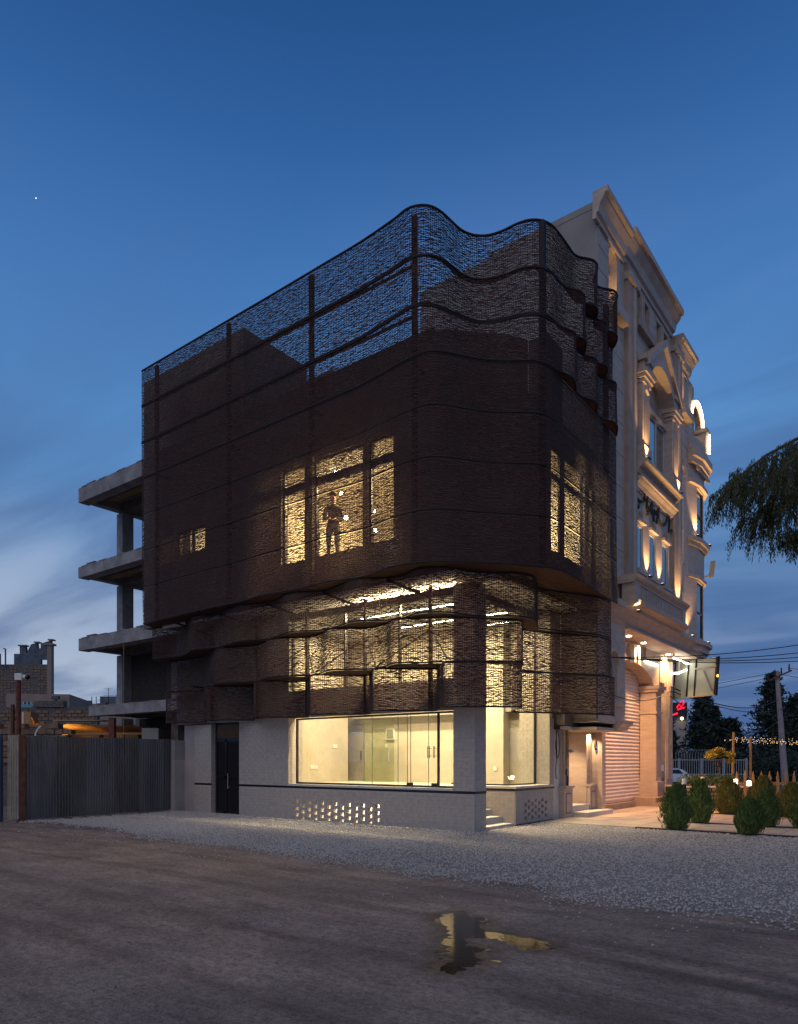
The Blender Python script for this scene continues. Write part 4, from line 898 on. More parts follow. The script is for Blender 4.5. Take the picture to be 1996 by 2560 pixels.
# wall block over the entrance, its moulding and little arched window
arch_fill(5.675, .65, 3.3, 4.6, .72, FX); hood(5.675, .325, 4.275, FX, 1.06, .09); w_ = nb('window', M_winb, .74, .8, 5.35, 6.0, 3.3, 4.6); MB().box(.83, .84, 5.38, 5.97, 3.33, 4.55).build('pane', G_dusk, w_)
MB().box(.83, .92, 5.35, 5.41, 3.3, 4.5).box(.83, .92, 5.94, 6.0, 3.3, 4.5).box(.83, .92, 5.41, 5.94, 3.3, 3.36).build('window_frame', M_pvc, w_)
b = MB(); 
for k in range(3): b.tube([(.93, 5.5+.12*k+.06*math.sin(q*.9+k), 3.4+q*.1) for q in range(10)], .009, 4)
b.build('window_grille', M_black, w_, kind='stuff')
nb('window_sill', M_lime, .98, 1.12, 5.25, 6.3, 3.1, 3.25); nb('block_base', M_lime, -.3, 1.0, 4.62, 6.62, 2.6, 2.63)
mould('block_moulding', [(.9,2.44),(1.05,2.44),(1.08,2.52),(1.2,2.6),(1.22,2.68),(.9,2.68)], 5.9, 6.7)
nb('block_soffit', M_lime, -.3, .95, 4.62, 6.6, 2.40, 2.48); nb('block_return', M_lime, -.3, .98, 6.60, 6.63, 2.5, 5.4)
# entrance niche with raw canopy
nb('canopy', M_concd, -.3, .30, 4.06, 6.45, 2.52, 2.82); nb('canopy_soffit', M_white, -.4, .26, 4.2, 6.5, 2.42, 2.5); nb('canopy_beam', M_rust, .05, .2, 4.0, 5.9, 2.84, 2.98)
nb('entrance_wall', M_sill, -.75, -.60, 4.95, 6.3, 0, 2.5); nb('entrance_cheek', M_lime, -.6, -.02, 4.42, 5.0, 0, 2.42); nb('entrance_cheek', M_lime, -.6, .02, 6.2, 6.95, 0, 2.42); nb('pipe_wall', M_sill, -.3, -.03, 4.06, 4.42, 0, 2.7)
for y0, y1 in ((4.44, 4.99), (6.22, 6.93)):
    p_ = nb('pedestal', M_lime, -.1, .12, y0, y1, 0, .84); MB().box(-.12, .17, y0-.03, y1+.03, .84, .89).build('cap', M_lime, p_)
    MB().box(.12, .128, y0+.1, y1-.1, .14, .7).build('panel_groove', M_lineg, p_); MB().box(.12, .134, y0+.13, y1-.13, .17, .67).build('panel', M_lime, p_)
    for y in (y0+.12, y1-.2): nb('shaft', M_lime, -.02, .06, y, y+.1, .89, 2.42)
nb('doorstep', M_sill, -.6, .55, 5.0, 6.9, 0, .16); nb('doorstep', M_sill, -.6, .1, 5.0, 6.2, .16, .33)
for x, y, lab in ((-.32, 5.35, 'round downlight over the entrance steps, nearer the white corner building'), (.12, 6.3, 'round downlight over the entrance steps, nearer the roller shutter')):
    t = thing('downlight', (x, y, 2.42), lab, 'downlight', 'entrance downlights'); MB().lathe([(.05, 2.405), (.055, 2.42)], 12, (x, y, 0)).build('lens', emis('downlight_lens', (1, .85, .6), 40), t)
    aim(light('downlight_lamp', 'SPOT', (x, y, 2.39), 230 if x < 0 else 120, (1, .68, .38), .03, spot=125, blend=.8, parent=t), (-.12, 0, -1))
for k, (x, y) in enumerate(((.68, 7.85), (.62, 9.4), (.5, 12.4))):
    t = thing('downlight', (x, y, 5.36), ('soffit downlight nearest the woven screen', 'middle downlight of the lit soffit above the shutter', 'soffit downlight beside the tube lamps')[k], 'downlight', 'soffit downlights')
    MB().lathe([(.07, 5.345), (.075, 5.36)], 12, (x, y, 0)).build('lens', emis('downlight_lens', (1, .85, .6), 40), t)
    aim(light('downlight_lamp', 'SPOT', (x, y, 5.32), 820, (1, .50, .20), .05, spot=130, blend=.8, parent=t), (-.15, 0, -1))
TUBES = [((.72, 12.3, 5.2), (.70, 14.3, 5.2)), ((.62, 14.6, 5.06), (.56, 13.6, 4.82)), ((.56, 13.55, 4.80), (.5, 13.0, 4.74)), ((.36, 10.35, 4.9), (.36, 11.67, 4.9))]
for k, (a_, b_) in enumerate(TUBES):
    t = thing('tube_lamp', a_, ('upper white tube lamp slanting under the far soffit', 'lower white tube lamp forming an arrow tip with the upper one', 'short white tube lamp beside the fluted pilaster head', 'white tube lamp on the portal wall above the pilaster')[k], 'tube lamp', 'white tube lamps')
    MB().tube([a_, b_], .035, 8).build('tube', emis('tube_light', (1, .93, .78), 9), t)
    MB().box(a_[0]-.02, a_[0]+.02, a_[1]-.02, a_[1]+.02, a_[2]+.03, min(5.36, a_[2]+.5)).build('bracket', M_grey, t)
    m_ = [(p+q)/2 for p, q in zip(a_, b_)]; light('tube_light', 'POINT', (m_[0], m_[1], m_[2]-.1), 2.2 if k != 2 else 1, (1, .88, .66), .25, parent=t)
# facade floodlights
FL = [((1.38, 7.55, 10.42), (-.10, .05, 1), 30, 'small floodlight on the ledge left of the big window'), ((1.38, 10.85, 10.42), (-.10, -.05, 1), 24, 'small floodlight on the ledge right of the big window'),
      ((1.12, 8.5, 7.2), (-.06, 0, 1), 26, 'floodlight between the first and second office windows'), ((1.12, 9.72, 7.2), (-.06, 0, 1), 24, 'floodlight between the second and third office windows'),
      ((1.28, 11.3, 6.8), (-.07, 0, 1), 30, 'floodlight at the foot of the pilaster past the balcony'), ((1.22, 13.6, 9.72), (-.06, 0, 1), 26, 'floodlight on the bay sill, left of the upper bay window'),
      ((1.25, 15.1, 9.72), (-.06, 0, 1), 30, 'floodlight on the bay sill, right of the upper bay window'), ((1.2, 12.9, 5.98), (-.08, 0, 1), 20, 'floodlight on the slab edge under the tall arched window'), ((1.25, 14.9, 6.0), (-.06, 0, 1), 26, 'floodlight at the foot of the lower bay window'),
      ((1.5, 6.3, 5.72), (-.3, 0, .9), 5, 'tiny floodlight under the near end of the balcony')]
for loc, d_, e_, lab in FL:
    t = thing('floodlight', loc, lab, 'floodlight', 'facade floodlights')
    MB().box(loc[0]-.05, loc[0]+.05, loc[1]-.07, loc[1]+.07, loc[2], loc[2]+.05).build('housing', M_black, t); MB().box(loc[0]-.035, loc[0]+.035, loc[1]-.055, loc[1]+.055, loc[2]+.051, loc[2]+.056).build('lens', emis('flood_lens', (1, .75, .4), 12), t)
    aim(light('flood_lamp', 'SPOT', (loc[0]+.02, loc[1], loc[2]+.09), e_*9, (1, .60, .24), .03, spot=78, blend=.9, parent=t), d_)
# lettering on the wall, stroke by stroke
SG = thing('wall_sign', (1.06, 9.1, 9.1), 'dark metal Persian lettering fixed to the pale wall above three windows', 'sign')
STR = [[(7.43,9.48),(7.45,9.37),(7.62,9.33),(7.84,9.35),(8.07,9.42),(8.26,9.51),(8.29,9.59)],[(8.23,9.85),(8.19,9.67),(8.14,9.5)],[(7.65,9.2),(7.63,9.13),(7.66,9.09)],[(8.47,9.73),(8.41,9.46),(8.43,9.29),(8.52,9.26)],[(8.55,9.41),(8.53,9.32),(8.52,9.26),(8.63,9.27),(8.73,9.41),(8.77,9.53)],[(8.79,9.8),(8.84,9.74),(9.01,9.81),(9.14,9.89)],[(8.45,9.18),(8.49,9.14),(8.52,9.1)],[(8.91,9.64),(8.88,9.45),(8.86,9.25)],[(9.12,9.48),(9.05,9.25),(9.09,9.1),(9.23,9.07),(9.37,9.16),(9.42,9.35),(9.45,9.57)],[(9.26,9.46),(9.21,9.38),(9.26,9.33)],[(9.58,9.68),(9.54,9.38),(9.62,9.25),(9.86,9.2),(10.09,9.24),(10.33,9.38),(10.47,9.53),(10.58,9.64),(10.7,9.63),(10.67,9.56)],[(10.52,9.84),(10.36,9.72),(10.41,9.68)],[(10.72,9.56),(10.67,9.32),(10.67,9.16),(10.76,9.15),(10.95,9.31)]]
for s_ in STR:
    P = cat(s_, 5); n_ = len(P); b = MB(); wd = .036
    T = np.gradient(P, axis=0); T /= np.linalg.norm(T, axis=1, keepdims=True)
    for k in range(n_-1):
        w0 = wd*(.55+.45*math.sin(math.pi*k/(n_-1))); w1 = wd*(.55+.45*math.sin(math.pi*(k+1)/(n_-1)))
        q = [P[k]+[-T[k][1]*w0, T[k][0]*w0], P[k+1]+[-T[k+1][1]*w1, T[k+1][0]*w1], P[k+1]-[-T[k+1][1]*w1, T[k+1][0]*w1], P[k]-[-T[k][1]*w0, T[k][0]*w0]]
        b.prism(q, 'x', 1.02, 1.07)
    b.build('letter', M_signg, SG)
# house number, intercom, gas pipe and cables at the entrance
t = thing('house_number', (.13, 6.7, 1.95), 'dark wreath with a glowing violet house number on the entrance pilaster', 'house number')
MB().tube([(.14, 6.7+.16*math.cos(a_), 2.02+.16*math.sin(a_)) for a_ in np.linspace(0, 6.28, 17)], .03, 5).build('wreath', M_soil, t)
for P in ([(6.58,2.0),(6.6,1.85)], [(6.66,1.9),(6.63,1.98),(6.7,2.03),(6.75,1.95),(6.71,1.86),(6.66,1.88)], [(6.8,1.85),(6.85,2.0),(6.9,1.86)]):
    MB().tube([(.145, y, z) for y, z in P], .011, 5).build('digit', emis('violet_led', (.55, .3, 1), 2.2), t)
t = thing('intercom', (.13, 6.72, 1.38), 'slim grey intercom panel with a blue button on the entrance pilaster', 'intercom'); MB().box(.07, .10, 6.68, 6.80, 1.38, 1.66).build('panel', M_grey, t); MB().box(.10, .105, 6.72, 6.77, 1.42, 1.47).build('button', emis('blue_led', (.3, .35, 1), 1.5), t)
t = thing('gas_pipe', (.1, 4.75, .9), 'yellow gas pipe with grey regulator on the wall beside the entrance', 'gas pipe')
MB().tube([(.1, 4.72, 2.42), (.1, 4.72, 1.66)], .022, 8).build('pipe', M_brass, t); MB().tube([(.1, 4.66, 1.66), (.1, 4.66, 1.42), (.12, 4.55, 1.36)], .02, 8).build('pipe', M_brass, t)
MB().sphere((.15, 4.74, 1.84), .075, 10, 6, .6).tube([(.12, 4.74, 1.84), (.12, 4.98, 1.83)], .025, 8).build('regulator', M_grey, t); MB().tube([(.1, 4.62, 1.36), (.1, 4.60, 1.2), (.1, 4.7, 1.15), (.1, 4.7, .9)], .022, 8).build('bend', M_black, t)
t = thing('cable_bundle', (.05, 4.2, 1.0), 'black cables looped on the narrow wall left of the gas pipe', 'cable')
MB().tube([(.03+.02*math.sin(q), 4.2+.10*math.sin(q*.63), 2.05-.40*math.cos(q*.63)) for q in range(11)], .012, 5).build('loop', M_wire, t)
MB().tube([(.03, 4.12+.03*math.sin(q*1.3), 2.5-q*.14) for q in range(11)], .010, 5).build('drop', M_wire, t); MB().box(-.03, .10, 4.05, 4.4, 2.42, 2.56).build('junction', M_black, t)
# sign box seen from behind at the far corner
t = thing('sign_panel', (.9, 14.1, 3.97), 'back of a tilted shop sign with pale sheet and steel ribs at the far corner', 'sign')
A_, B_ = Vector((.06, 14.53, 3.97)), Vector((1.75, 13.80, 3.97)); dr = (B_-A_).normalized(); nrm = Vector((-dr.y, dr.x, 0)); up = (Vector((.10, -.06, 1.32))).normalized()
def sp(u, v, w): return A_ + dr*u + up*v + dr.cross(up)*w
def sbox(name, m, u0, u1, v0, v1, w0, w1):
    b = MB(); c_ = sp((u0+u1)/2, (v0+v1)/2, (w0+w1)/2); b.obox(c_, (dr, up, dr.cross(up)), (u1-u0)/2, (v1-v0)/2, abs(w1-w0)/2); return b.build(name, m, t)
Wd = (B_-A_).length
sbox('sheet', M_panel, 0, Wd, 0, 1.35, -.03, -.01)
for u in (.02, .62, .95, Wd-.03): sbox('rib', M_steel, u-.02, u+.02, 0, 1.35, .0, .04)
sbox('edge', M_cream, 0, Wd, -.04, 0, -.05, .05); sbox('edge', M_steel, Wd, Wd+.03, -.04, 1.36, -.08, .04); sbox('top_rail', M_grey, .95, Wd, .98, 1.04, .0, .06); sbox('end_lamp', emis('amber', (1, .55, .1), 5), Wd+.03, Wd+.05, .62, .70, -.03, .03)
MB().bar(sp(1.28, .92, .05), sp(1.72, .12, .05), .04, .04).build('strut', M_grey, t)
t2 = thing('security_camera', (1.2, 15.6, 8.6), 'bullet camera on the far corner of the stone building', 'camera')
b = MB().obox((1.2, 15.65, 8.98), ((1,.25,.1), (-.25,1,0), (.12,0,1)), .09, .07, .30); b.build('body', M_cream, t2); MB().bar((.8, 15.3, 8.6), (1.16, 15.62, 8.75), .06, .06).build('bracket', M_lime, t2)

# ================================================================== unfinished concrete frame on the left
CF = thing('concrete_frame_building', (-15, 5, 0), 'bare unfinished concrete frame with open floors standing behind the woven building', 'building')
def cf(name, m, *b, **k): return box(name, m, CF, *b, **k)
for zt, x0, th in ((12.26, -18.7, .56), (9.16, -18.72, .42), (6.36, -18.7, .48), (3.67, -17.95, .38)):
    s_ = cf('floor_slab', M_conc, x0, -10.95, 1.0, 9.5, zt-.18, zt)
    b = MB(); n_ = 26; xs_ = np.linspace(x0, -11.2, n_); pr = [(x, zt+.012*mnoise.noise((x*2, zt, 1))) for x in xs_]
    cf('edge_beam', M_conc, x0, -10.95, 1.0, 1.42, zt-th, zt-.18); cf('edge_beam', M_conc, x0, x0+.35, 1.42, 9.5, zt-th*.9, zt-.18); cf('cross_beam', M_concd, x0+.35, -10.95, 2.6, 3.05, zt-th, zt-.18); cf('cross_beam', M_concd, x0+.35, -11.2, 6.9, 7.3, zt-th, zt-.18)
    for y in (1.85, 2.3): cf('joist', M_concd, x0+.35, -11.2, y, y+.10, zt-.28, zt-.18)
    b = MB()
    for k in range(24):
        x = x0+.36+k*.3
        if x > -11.6: break
        for y in (1.44, 1.97): b.box(x, x+.28, y, y+.32, zt-.262+random.uniform(-.01, .01), zt-.185)
    b.build('clay_blocks', M_clay, CF, kind='stuff')
    cf('starter_block', M_concd, x0+.5, x0+1.1, 1.05, 1.2, zt, zt+.09); cf('starter_block', M_concd, -14.9, -14.2, 1.3, 1.5, zt, zt+.14) if zt == 6.36 else None
    for k in range(6):
        x = x0 + .25 + k*1.25; cf('edge_lump', M_conc, x, x+.5, .985, 1.05, zt-.02, zt+random.uniform(.005, .03))
for y in (2.65, 7.0):
    for x in (-18.75, -15.0, -11.6):
        for z0, z1 in ((-.02, 3.29), (3.67, 5.88), (6.36, 8.74), (9.16, 11.7)): 
            if z0 > 6 and x > -18 and y < 5: continue
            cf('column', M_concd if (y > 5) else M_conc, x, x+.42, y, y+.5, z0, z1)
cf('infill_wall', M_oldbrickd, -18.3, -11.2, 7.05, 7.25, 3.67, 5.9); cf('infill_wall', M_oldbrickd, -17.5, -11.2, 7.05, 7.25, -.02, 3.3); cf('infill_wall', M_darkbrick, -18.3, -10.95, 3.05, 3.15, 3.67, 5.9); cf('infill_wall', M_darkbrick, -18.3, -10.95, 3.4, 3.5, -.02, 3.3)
MB().tube([(-15.6, 1.05, 3.3-q*.25) for q in range(-12, 14)], .012, 4).build('hanging_rope', M_wood, CF)
# ================================================================== hoarding of corrugated sheets
FN = thing('corrugated_fence', (-10.7, -2.5, 0), 'grey corrugated metal hoarding along the left edge of the gravel', 'fence')
def sheet(name, m, y0, y1, x, z0, z1, pitch=.078, amp=.014, par=None, lean=0):
    n_ = int((y1-y0)/pitch*6)+1; ys_ = np.linspace(y0, y1, n_); xo = amp*np.clip(1.6*np.sin(2*np.pi*ys_/pitch), -1, 1)
    V = np.concatenate([np.stack([x+xo, ys_, np.full(n_, z0)], 1), np.stack([x+xo+lean, ys_, np.full(n_, z1)], 1)])
    F = [(k, k+1, n_+k+1, n_+k) for k in range(n_-1)]
    return build_np(name, V, F, m, par)
yy = -4.70; k = 0
while yy < -.40:
    w_ = min([.86, .78, .9, .74][k % 4], -.36-yy); sheet('sheet', (M_corr, M_corrb)[k % 2], yy, yy+w_, -10.7+.012*(k % 2), .04+.03*random.random(), 2.22+.02*random.random(), par=FN, lean=.01*(k % 3)); yy += w_-.01; k += 1
for z in (.5, 1.75): box('rail', M_rust, FN, -10.78, -10.73, -4.75, -.35, z, z+.05)
FP = thing('steel_post', (-10.66, -4.80, 0), 'rusty red steel post at the near end of the corrugated hoarding', 'post'); box('post', M_rust, FP, -10.72, -10.60, -4.86, -4.74, -.05, 2.26); box('base', M_rust, FP, -10.76, -10.55, -4.9, -4.7, -.04, .03)
C2 = thing('gate_sheet', (-10.7, -5.05, 0), 'cream ribbed metal sheet between the rusty post and a dark blue sheet', 'fence'); sheet('sheet', M_cream, -5.16, -4.87, -10.66, .08, 2.24, .06, .008, C2); box('edge', M_rust, C2, -10.7, -10.67, -4.9, -4.87, .05, 2.24)
C3 = thing('gate_sheet', (-10.8, -5.3, 0), 'dark blue metal sheet at the left edge beside the cream sheet', 'fence'); sheet('sheet', M_navy, -5.42, -5.18, -10.85, .02, 2.26, .12, .01, C3); sheet('sheet', M_cream, -5.9, -5.42, -10.9, .02, 2.24, .1, .008, C3)
LW = thing('low_wall', (-10.6, 0, 0), 'pale rendered wall stub with a grey cement patch joining hoarding and white brick', 'wall')
box('wall', mat('pale_render', (.36,.31,.29), .9, .14, 1.2, .1, 30), LW, -10.76, -10.5, -.33, .42, -.05, 1.6); box('cement_patch', M_roughcast, LW, -10.74, -10.52, -.33, .30, 1.6, 2.2); box('return', mat('pale_render', (.4,.36,.33)), LW, -10.5, -9.97, .02, .3, -.05, 2.66)
# rubble at the foot of the hoarding
for k in range(9):
    y = -4.6 + k*.42 + random.uniform(-.1, .1); s_ = random.uniform(.06, .14)
    b = MB().sphere((-10.45+random.uniform(-.05, .15), y, .0), s_, 7, 4, .5); o = b.build('rubble', M_concd if k % 3 else M_oldbrick, smooth=False)
    for v in o.data.vertices: v.co *= 1+random.uniform(-.25, .25)
    tag(o, 'lump of rubble lying at the foot of the corrugated hoarding', 'rubble', 'rubble along the hoarding')
# ================================================================== yard and houses behind the hoarding
def vb(name, m, par, l0, l1, d0, d1, z0, z1, **k):
    """a block whose walls follow the diagonal street grid"""
    v = [view(l, d, z) for z in (z0, z1) for l, d in ((l0,d0),(l1,d0),(l1,d1),(l0,d1))]
    return MB().add(v, [(3,2,1,0),(4,5,6,7),(0,1,5,4),(1,2,6,5),(2,3,7,6),(3,0,4,7)]).build(name, m, par, **k)
PC = thing('camera_pole', view(-13.0, 24, 0), 'rusty pole carrying a white security camera behind the hoarding', 'security camera')
p0 = view(-13.0, 24, 0); MB().tube([p0, view(-13.0, 24, 4.3)], .085, 8).build('pole', M_rust, PC); MB().tube([view(-13.25, 24.1, 0), view(-13.25, 24.1, 3.5)], .07, 6).build('brace_pole', M_rust, PC)
cb_ = vb('camera_body', M_white, PC, -13.08, -12.84, 23.9, 24.1, 4.32, 4.55); MB().tube([view(-12.86, 24, 4.45), view(-12.68, 23.95, 4.42)], .07, 8).build('lens_hood', M_white, cb_); MB().tube([view(-12.70, 23.95, 4.42), view(-12.62, 23.93, 4.41)], .075, 8).build('lens', M_black, cb_)
BWL = thing('brick_pile', view(-13, 25, 0), 'rough stack of old bricks behind the hoarding beside the camera pole', 'brick pile')
b0 = None
for r_ in range(7):
    for c_ in range(9):
        if r_ == 6 and c_ in (1, 4, 5, 8): continue
        l0 = -14.3 + c_*.30 + (r_ % 2)*.14; z = 1.5+r_*.2
        d_ = 24.6+random.uniform(-.04, .04)
        if b0 is None: b0 = vb('brick', M_oldbrick, BWL, l0, l0+.27, d_, d_+.4, z, z+.17); dl0, dz0 = l0, z; base0 = b0.location.copy()
        else:
            q = b0.copy(); link(q); FR[q.name] = FR[b0.name]; q.location = base0 + Vector((.795*(l0-dl0) - .6066*(d_-24.6), .6066*(l0-dl0) + .795*(d_-24.6), z-dz0)); q.rotation_euler = (0, 0, random.uniform(-.06, .06))
vb('core', M_oldbrickd, BWL, -14.5, -12.0, 24.75, 25.0, 0, 2.6)
t = thing('crate', view(-14.0, 26.5, 3.0), 'brown box on top of the brick stack behind the camera pole', 'box'); vb('side', M_wood, t, -14.3, -13.78, 26.3, 26.8, 2.9, 3.4); vb('strap', M_white, t, -14.1, -14.05, 26.29, 26.3, 2.9, 3.4)
t = thing('bent_hose', view(-12.2, 23.6, 2.2), 'white bent hose sticking up above the hoarding', 'hose'); MB().tube([view(-12.0-.25*math.cos(a_)+.25*0, 23.6, 2.1+.62*math.sin(a_)) for a_ in np.linspace(.1, 1.5, 8)], .03, 6).build('hose', M_white, t)
TS = thing('tarp_shed', view(-12, 27.5, 0), 'low shed with sagging tarpaulin roof lit orange from inside', 'shed')
b = MB(); gl = np.linspace(-13.8, -9.9, 20); gd = np.linspace(26.6, 29.0, 8)
V = [view(l, d, 2.98-.10*(l+13.8)/3.9*1.3+.03*math.sin(l*3.1+d)+.05*mnoise.noise((l*2, d*2, 0))+.03*mnoise.noise((l*6, d*5, 3))-.12*(d-26.6)) for l in gl for d in gd]
F = [(i*8+j, (i+1)*8+j, (i+1)*8+j+1, i*8+j+1) for i in range(19) for j in range(7)]
build_np('tarpaulin', np.array(V), F, M_tarp, TS, smooth=True)
vb('back_wall', M_oldbrick, TS, -13.9, -10.2, 29.0, 29.2, 0, 2.9); vb('sheet_roof', M_cream, TS, -13.6, -11.6, 27.6, 28.4, 3.14, 3.17); vb('beam', M_wood, TS, -13.8, -9.7, 26.55, 26.63, 2.55, 2.63)
for l_ in (-13.5, -12.1, -10.6): vb('stacked_block', M_clay, TS, l_, l_+.5, 27.2, 27.6, 1.9, 2.62)
t = thing('work_lamp', view(-13.0, 27.1, 2.42), 'bright orange work lamp glowing under the tarpaulin roof', 'lamp'); MB().sphere(view(-13.0, 27.1, 2.36), .07, 8, 6).build('bulb', emis('sodium_bulb', (1, .62, .18), 60), t); light('work_light', 'POINT', view(-12.9, 27.2, 2.4), 30, (1, .50, .12), .1, parent=t)
t = thing('red_post', view(-10.2, 25, 0), 'rusty red post standing between the lit shed and the concrete frame', 'post'); vb('post', M_rust, t, -10.3, -10.1, 24.9, 25.1, 0, 3.1)
t = thing('concrete_block', view(-8.9, 25.5, 2), 'grey concrete block on the wall right of the lit shed', 'block'); vb('block', M_roughcast, t, -9.3, -8.7, 25.4, 25.9, 1.9, 2.75)
t = thing('brick_wall', view(-18, 34, 0), 'long weathered brick boundary wall behind the lit shed', 'wall')
vb('wall', M_oldbrickd, t, -24, -14.6, 34, 34.3, 0, 4.15); vb('wall', M_oldbrickd, t, -14.6, -11.5, 34, 34.3, 0, 3.3); vb('buttress', M_oldbrickd, t, -17.6, -16.2, 33.9, 34.3, 4.15, 4.45)
b0 = None
for r_ in range(9):
    for c_ in range(26):
        l0 = -19.8 + c_*.32+(r_ % 2)*.16; z = 2.5+r_*.17
        if l0 > -14.9 and z > 3.1: continue
        if random.random() < .3: continue
        if b0 is None: b0 = vb('brick', M_oldbrick, t, l0, l0+.27, 33.96, 34.0, z, z+.12); r0_ = (l0, z); base0 = b0.location.copy()
        else: q = b0.copy(); link(q); FR[q.name] = FR[b0.name]; q.location = base0 + Vector((.795*(l0-r0_[0]), .6066*(l0-r0_[0]), z-r0_[1]))
t = thing('house', view(-23, 45, 0), 'low beige flat-roofed house with barred window behind the brick wall', 'house')
v = [view(l, d, z) for z, q in ((0, 0), (1, 1)) for l, d in ((-26, 46.5), (-21.1, 45), (-20.5, 47), (-25, 49))]
v = [(x, y, (0 if k < 4 else (6.0, 5.8, 5.45, 5.9)[k-4])) for k, (x, y, z) in enumerate(v)]
MB().add(v, [(3,2,1,0),(4,5,6,7),(0,1,5,4),(1,2,6,5),(2,3,7,6),(3,0,4,7)]).build('wall', M_beige, t); w_ = vb('window', M_bgray, t, -24.6, -23.7, 45.9, 45.95, 4.3, 5.4)
for k in range(4): vb('window_bar', M_pvc, w_, -24.55+k*.25, -24.48+k*.25, 45.85, 45.9, 4.3, 5.4)
vb('flue', M_navy, t, -21.9, -21.75, 44.6, 44.75, 4.0, 5.55); vb('flue_cap', M_navy, t, -22.05, -21.6, 44.55, 44.8, 5.45, 5.65)
t = thing('water_tank', view(-22.6, 43, 4.4), 'turquoise water tank behind the long brick wall', 'tank'); MB().tube([view(-23.2, 43, 4.75), view(-22.3, 43, 4.70)], .28, 10).build('tank', mat('turquoise_plastic', (.05,.25,.30), .5, .1, 4), t); vb('stand', M_navy, t, -22.3, -22.15, 42.9, 43.1, 4.1, 5.2)
t = thing('ruined_building', view(-29, 55, 0), 'brick building with a broken blue-grey gable wall against the sky', 'building')
vb('wall', M_oldbrickd, t, -33.5, -27.3, 55.2, 55.5, 0, 9.1); vb('corner_pier', M_beige, t, -27.5, -27.15, 54.9, 55.3, 0, 10.55); vb('pier_cap', M_beige, t, -27.75, -27.0, 54.8, 55.4, 10.55, 10.7)
gp = [(-30.3, 9.0), (-30.3, 9.95), (-29.85, 9.95), (-29.85, 10.55), (-29.4, 10.55), (-29.35, 9.95), (-28.95, 10.7), (-28.5, 10.8), (-28.45, 10.35), (-28.2, 10.4), (-28.2, 10.75), (-27.4, 11.0), (-27.4, 9.0)]
hole_ = (-28.1, -27.65, 9.12, 9.5)
b = MB()
def gseg(P_): 
    A_ = [view(l, 55.3, z) for l, z in P_]; B2 = [view(l, 55.6, z) for l, z in P_]; n_ = len(P_)
    b.add(A_+B2, [tuple(range(n_)), tuple(range(2*n_-1, n_-1, -1))]+[((i+1) % n_, i, n_+i, n_+(i+1) % n_) for i in range(n_)])
for P_ in ([(-30.3,9.0),(-30.3,9.95),(-29.85,9.95),(-29.85,9.0)], [(-29.85,9.0),(-29.85,10.55),(-29.4,10.55),(-29.35,9.95),(-29.35,9.0)], [(-29.35,9.0),(-29.35,9.95),(-28.95,10.7),(-28.5,10.8),(-28.45,10.35),(-28.45,9.0)], [(-28.45,9.0),(-28.45,10.35),(-28.2,10.4),(-28.2,9.0)], [(-28.2,9.5),(-28.2,10.75),(-27.4,11.0),(-27.4,9.5)], [(-27.65,9.0),(-27.65,9.5),(-27.4,9.5),(-27.4,9.0)]): gseg(P_)
b.build('gable', M_bgray, t, kind='stuff')
for l0, l1, z in ((-29.95, -29.3, 10.55), (-28.7, -28.3, 10.8), (-27.6, -27.2, 11.0)): vb('gable_cap', M_beige, t, l0, l1, 55.2, 55.7, z, z+.1)
for l_, zt in ((-30.8, 10.3), (-31.2, 9.9)): MB().tube([view(l_, 55, 8.9), view(l_, 55, zt)]+([view(l_-.15, 55, zt)] if zt > 10 else []), .06, 6).build('vent_pipe', M_bgray, t)
b0 = None
for r_ in range(13):
    for c_ in range(20):
        l0 = -32.6+c_*.265; z = 6.2+r_*.21
        if random.random() < .35 or l0 > -27.7: continue
        if b0 is None: b0 = vb('brick', M_oldbrick, t, l0, l0+.2, 55.16, 55.2, z, z+.11); r0_ = (l0, z); base0 = b0.location.copy()
        else: q = b0.copy(); link(q); FR[q.name] = FR[b0.name]; q.location = base0 + Vector((.795*(l0-r0_[0]), .6066*(l0-r0_[0]), z-r0_[1]))
t = thing('house', view(-34, 80, 0), 'distant flat-roofed houses seen low between the beige house and concrete frame', 'house'); vb('wall', M_beige, t, -37.5, -30, 80, 88, 0, 8.0); vb('roof_room', M_bgray, t, -34.9, -31, 82, 86, 8.0, 9.0); vb('parapet', M_bgray, t, -37.5, -35, 79.9, 80.1, 8.0, 8.35); vb('window', M_winb, t, -36, -35.4, 79.9, 80, 6.9, 7.5)
t = thing('television_aerial', view(-33.9, 82, 9), 'thin television aerial on the distant rooftop', 'aerial'); MB().tube([view(-33.9, 82, 8.0), view(-33.9, 82, 10.0)], .03, 4).build('mast', M_wire, t)
for z, w_ in ((9.9, .45), (9.75, .3), (9.1, .6)): MB().tube([view(-33.9-w_, 82, z), view(-33.9+w_, 82, z)], .02, 4).build('element', M_wire, t)
for l_ in (-35.4, -34.9, -32.6): q = MB().tube([view(l_, 81, 8.0), view(l_, 81, 8.9+.2*(l_ > -33))], .05, 4).build('chimney_pipe', M_wfence, None); tag(q, {-35.4: 'leftmost thin pale vent pipe on the distant rooftop', -34.9: 'thin pale vent pipe just left of the rooftop aerial', -32.6: 'thin pale vent pipe right of the rooftop aerial'}[l_], 'vent pipe', 'rooftop vent pipes')

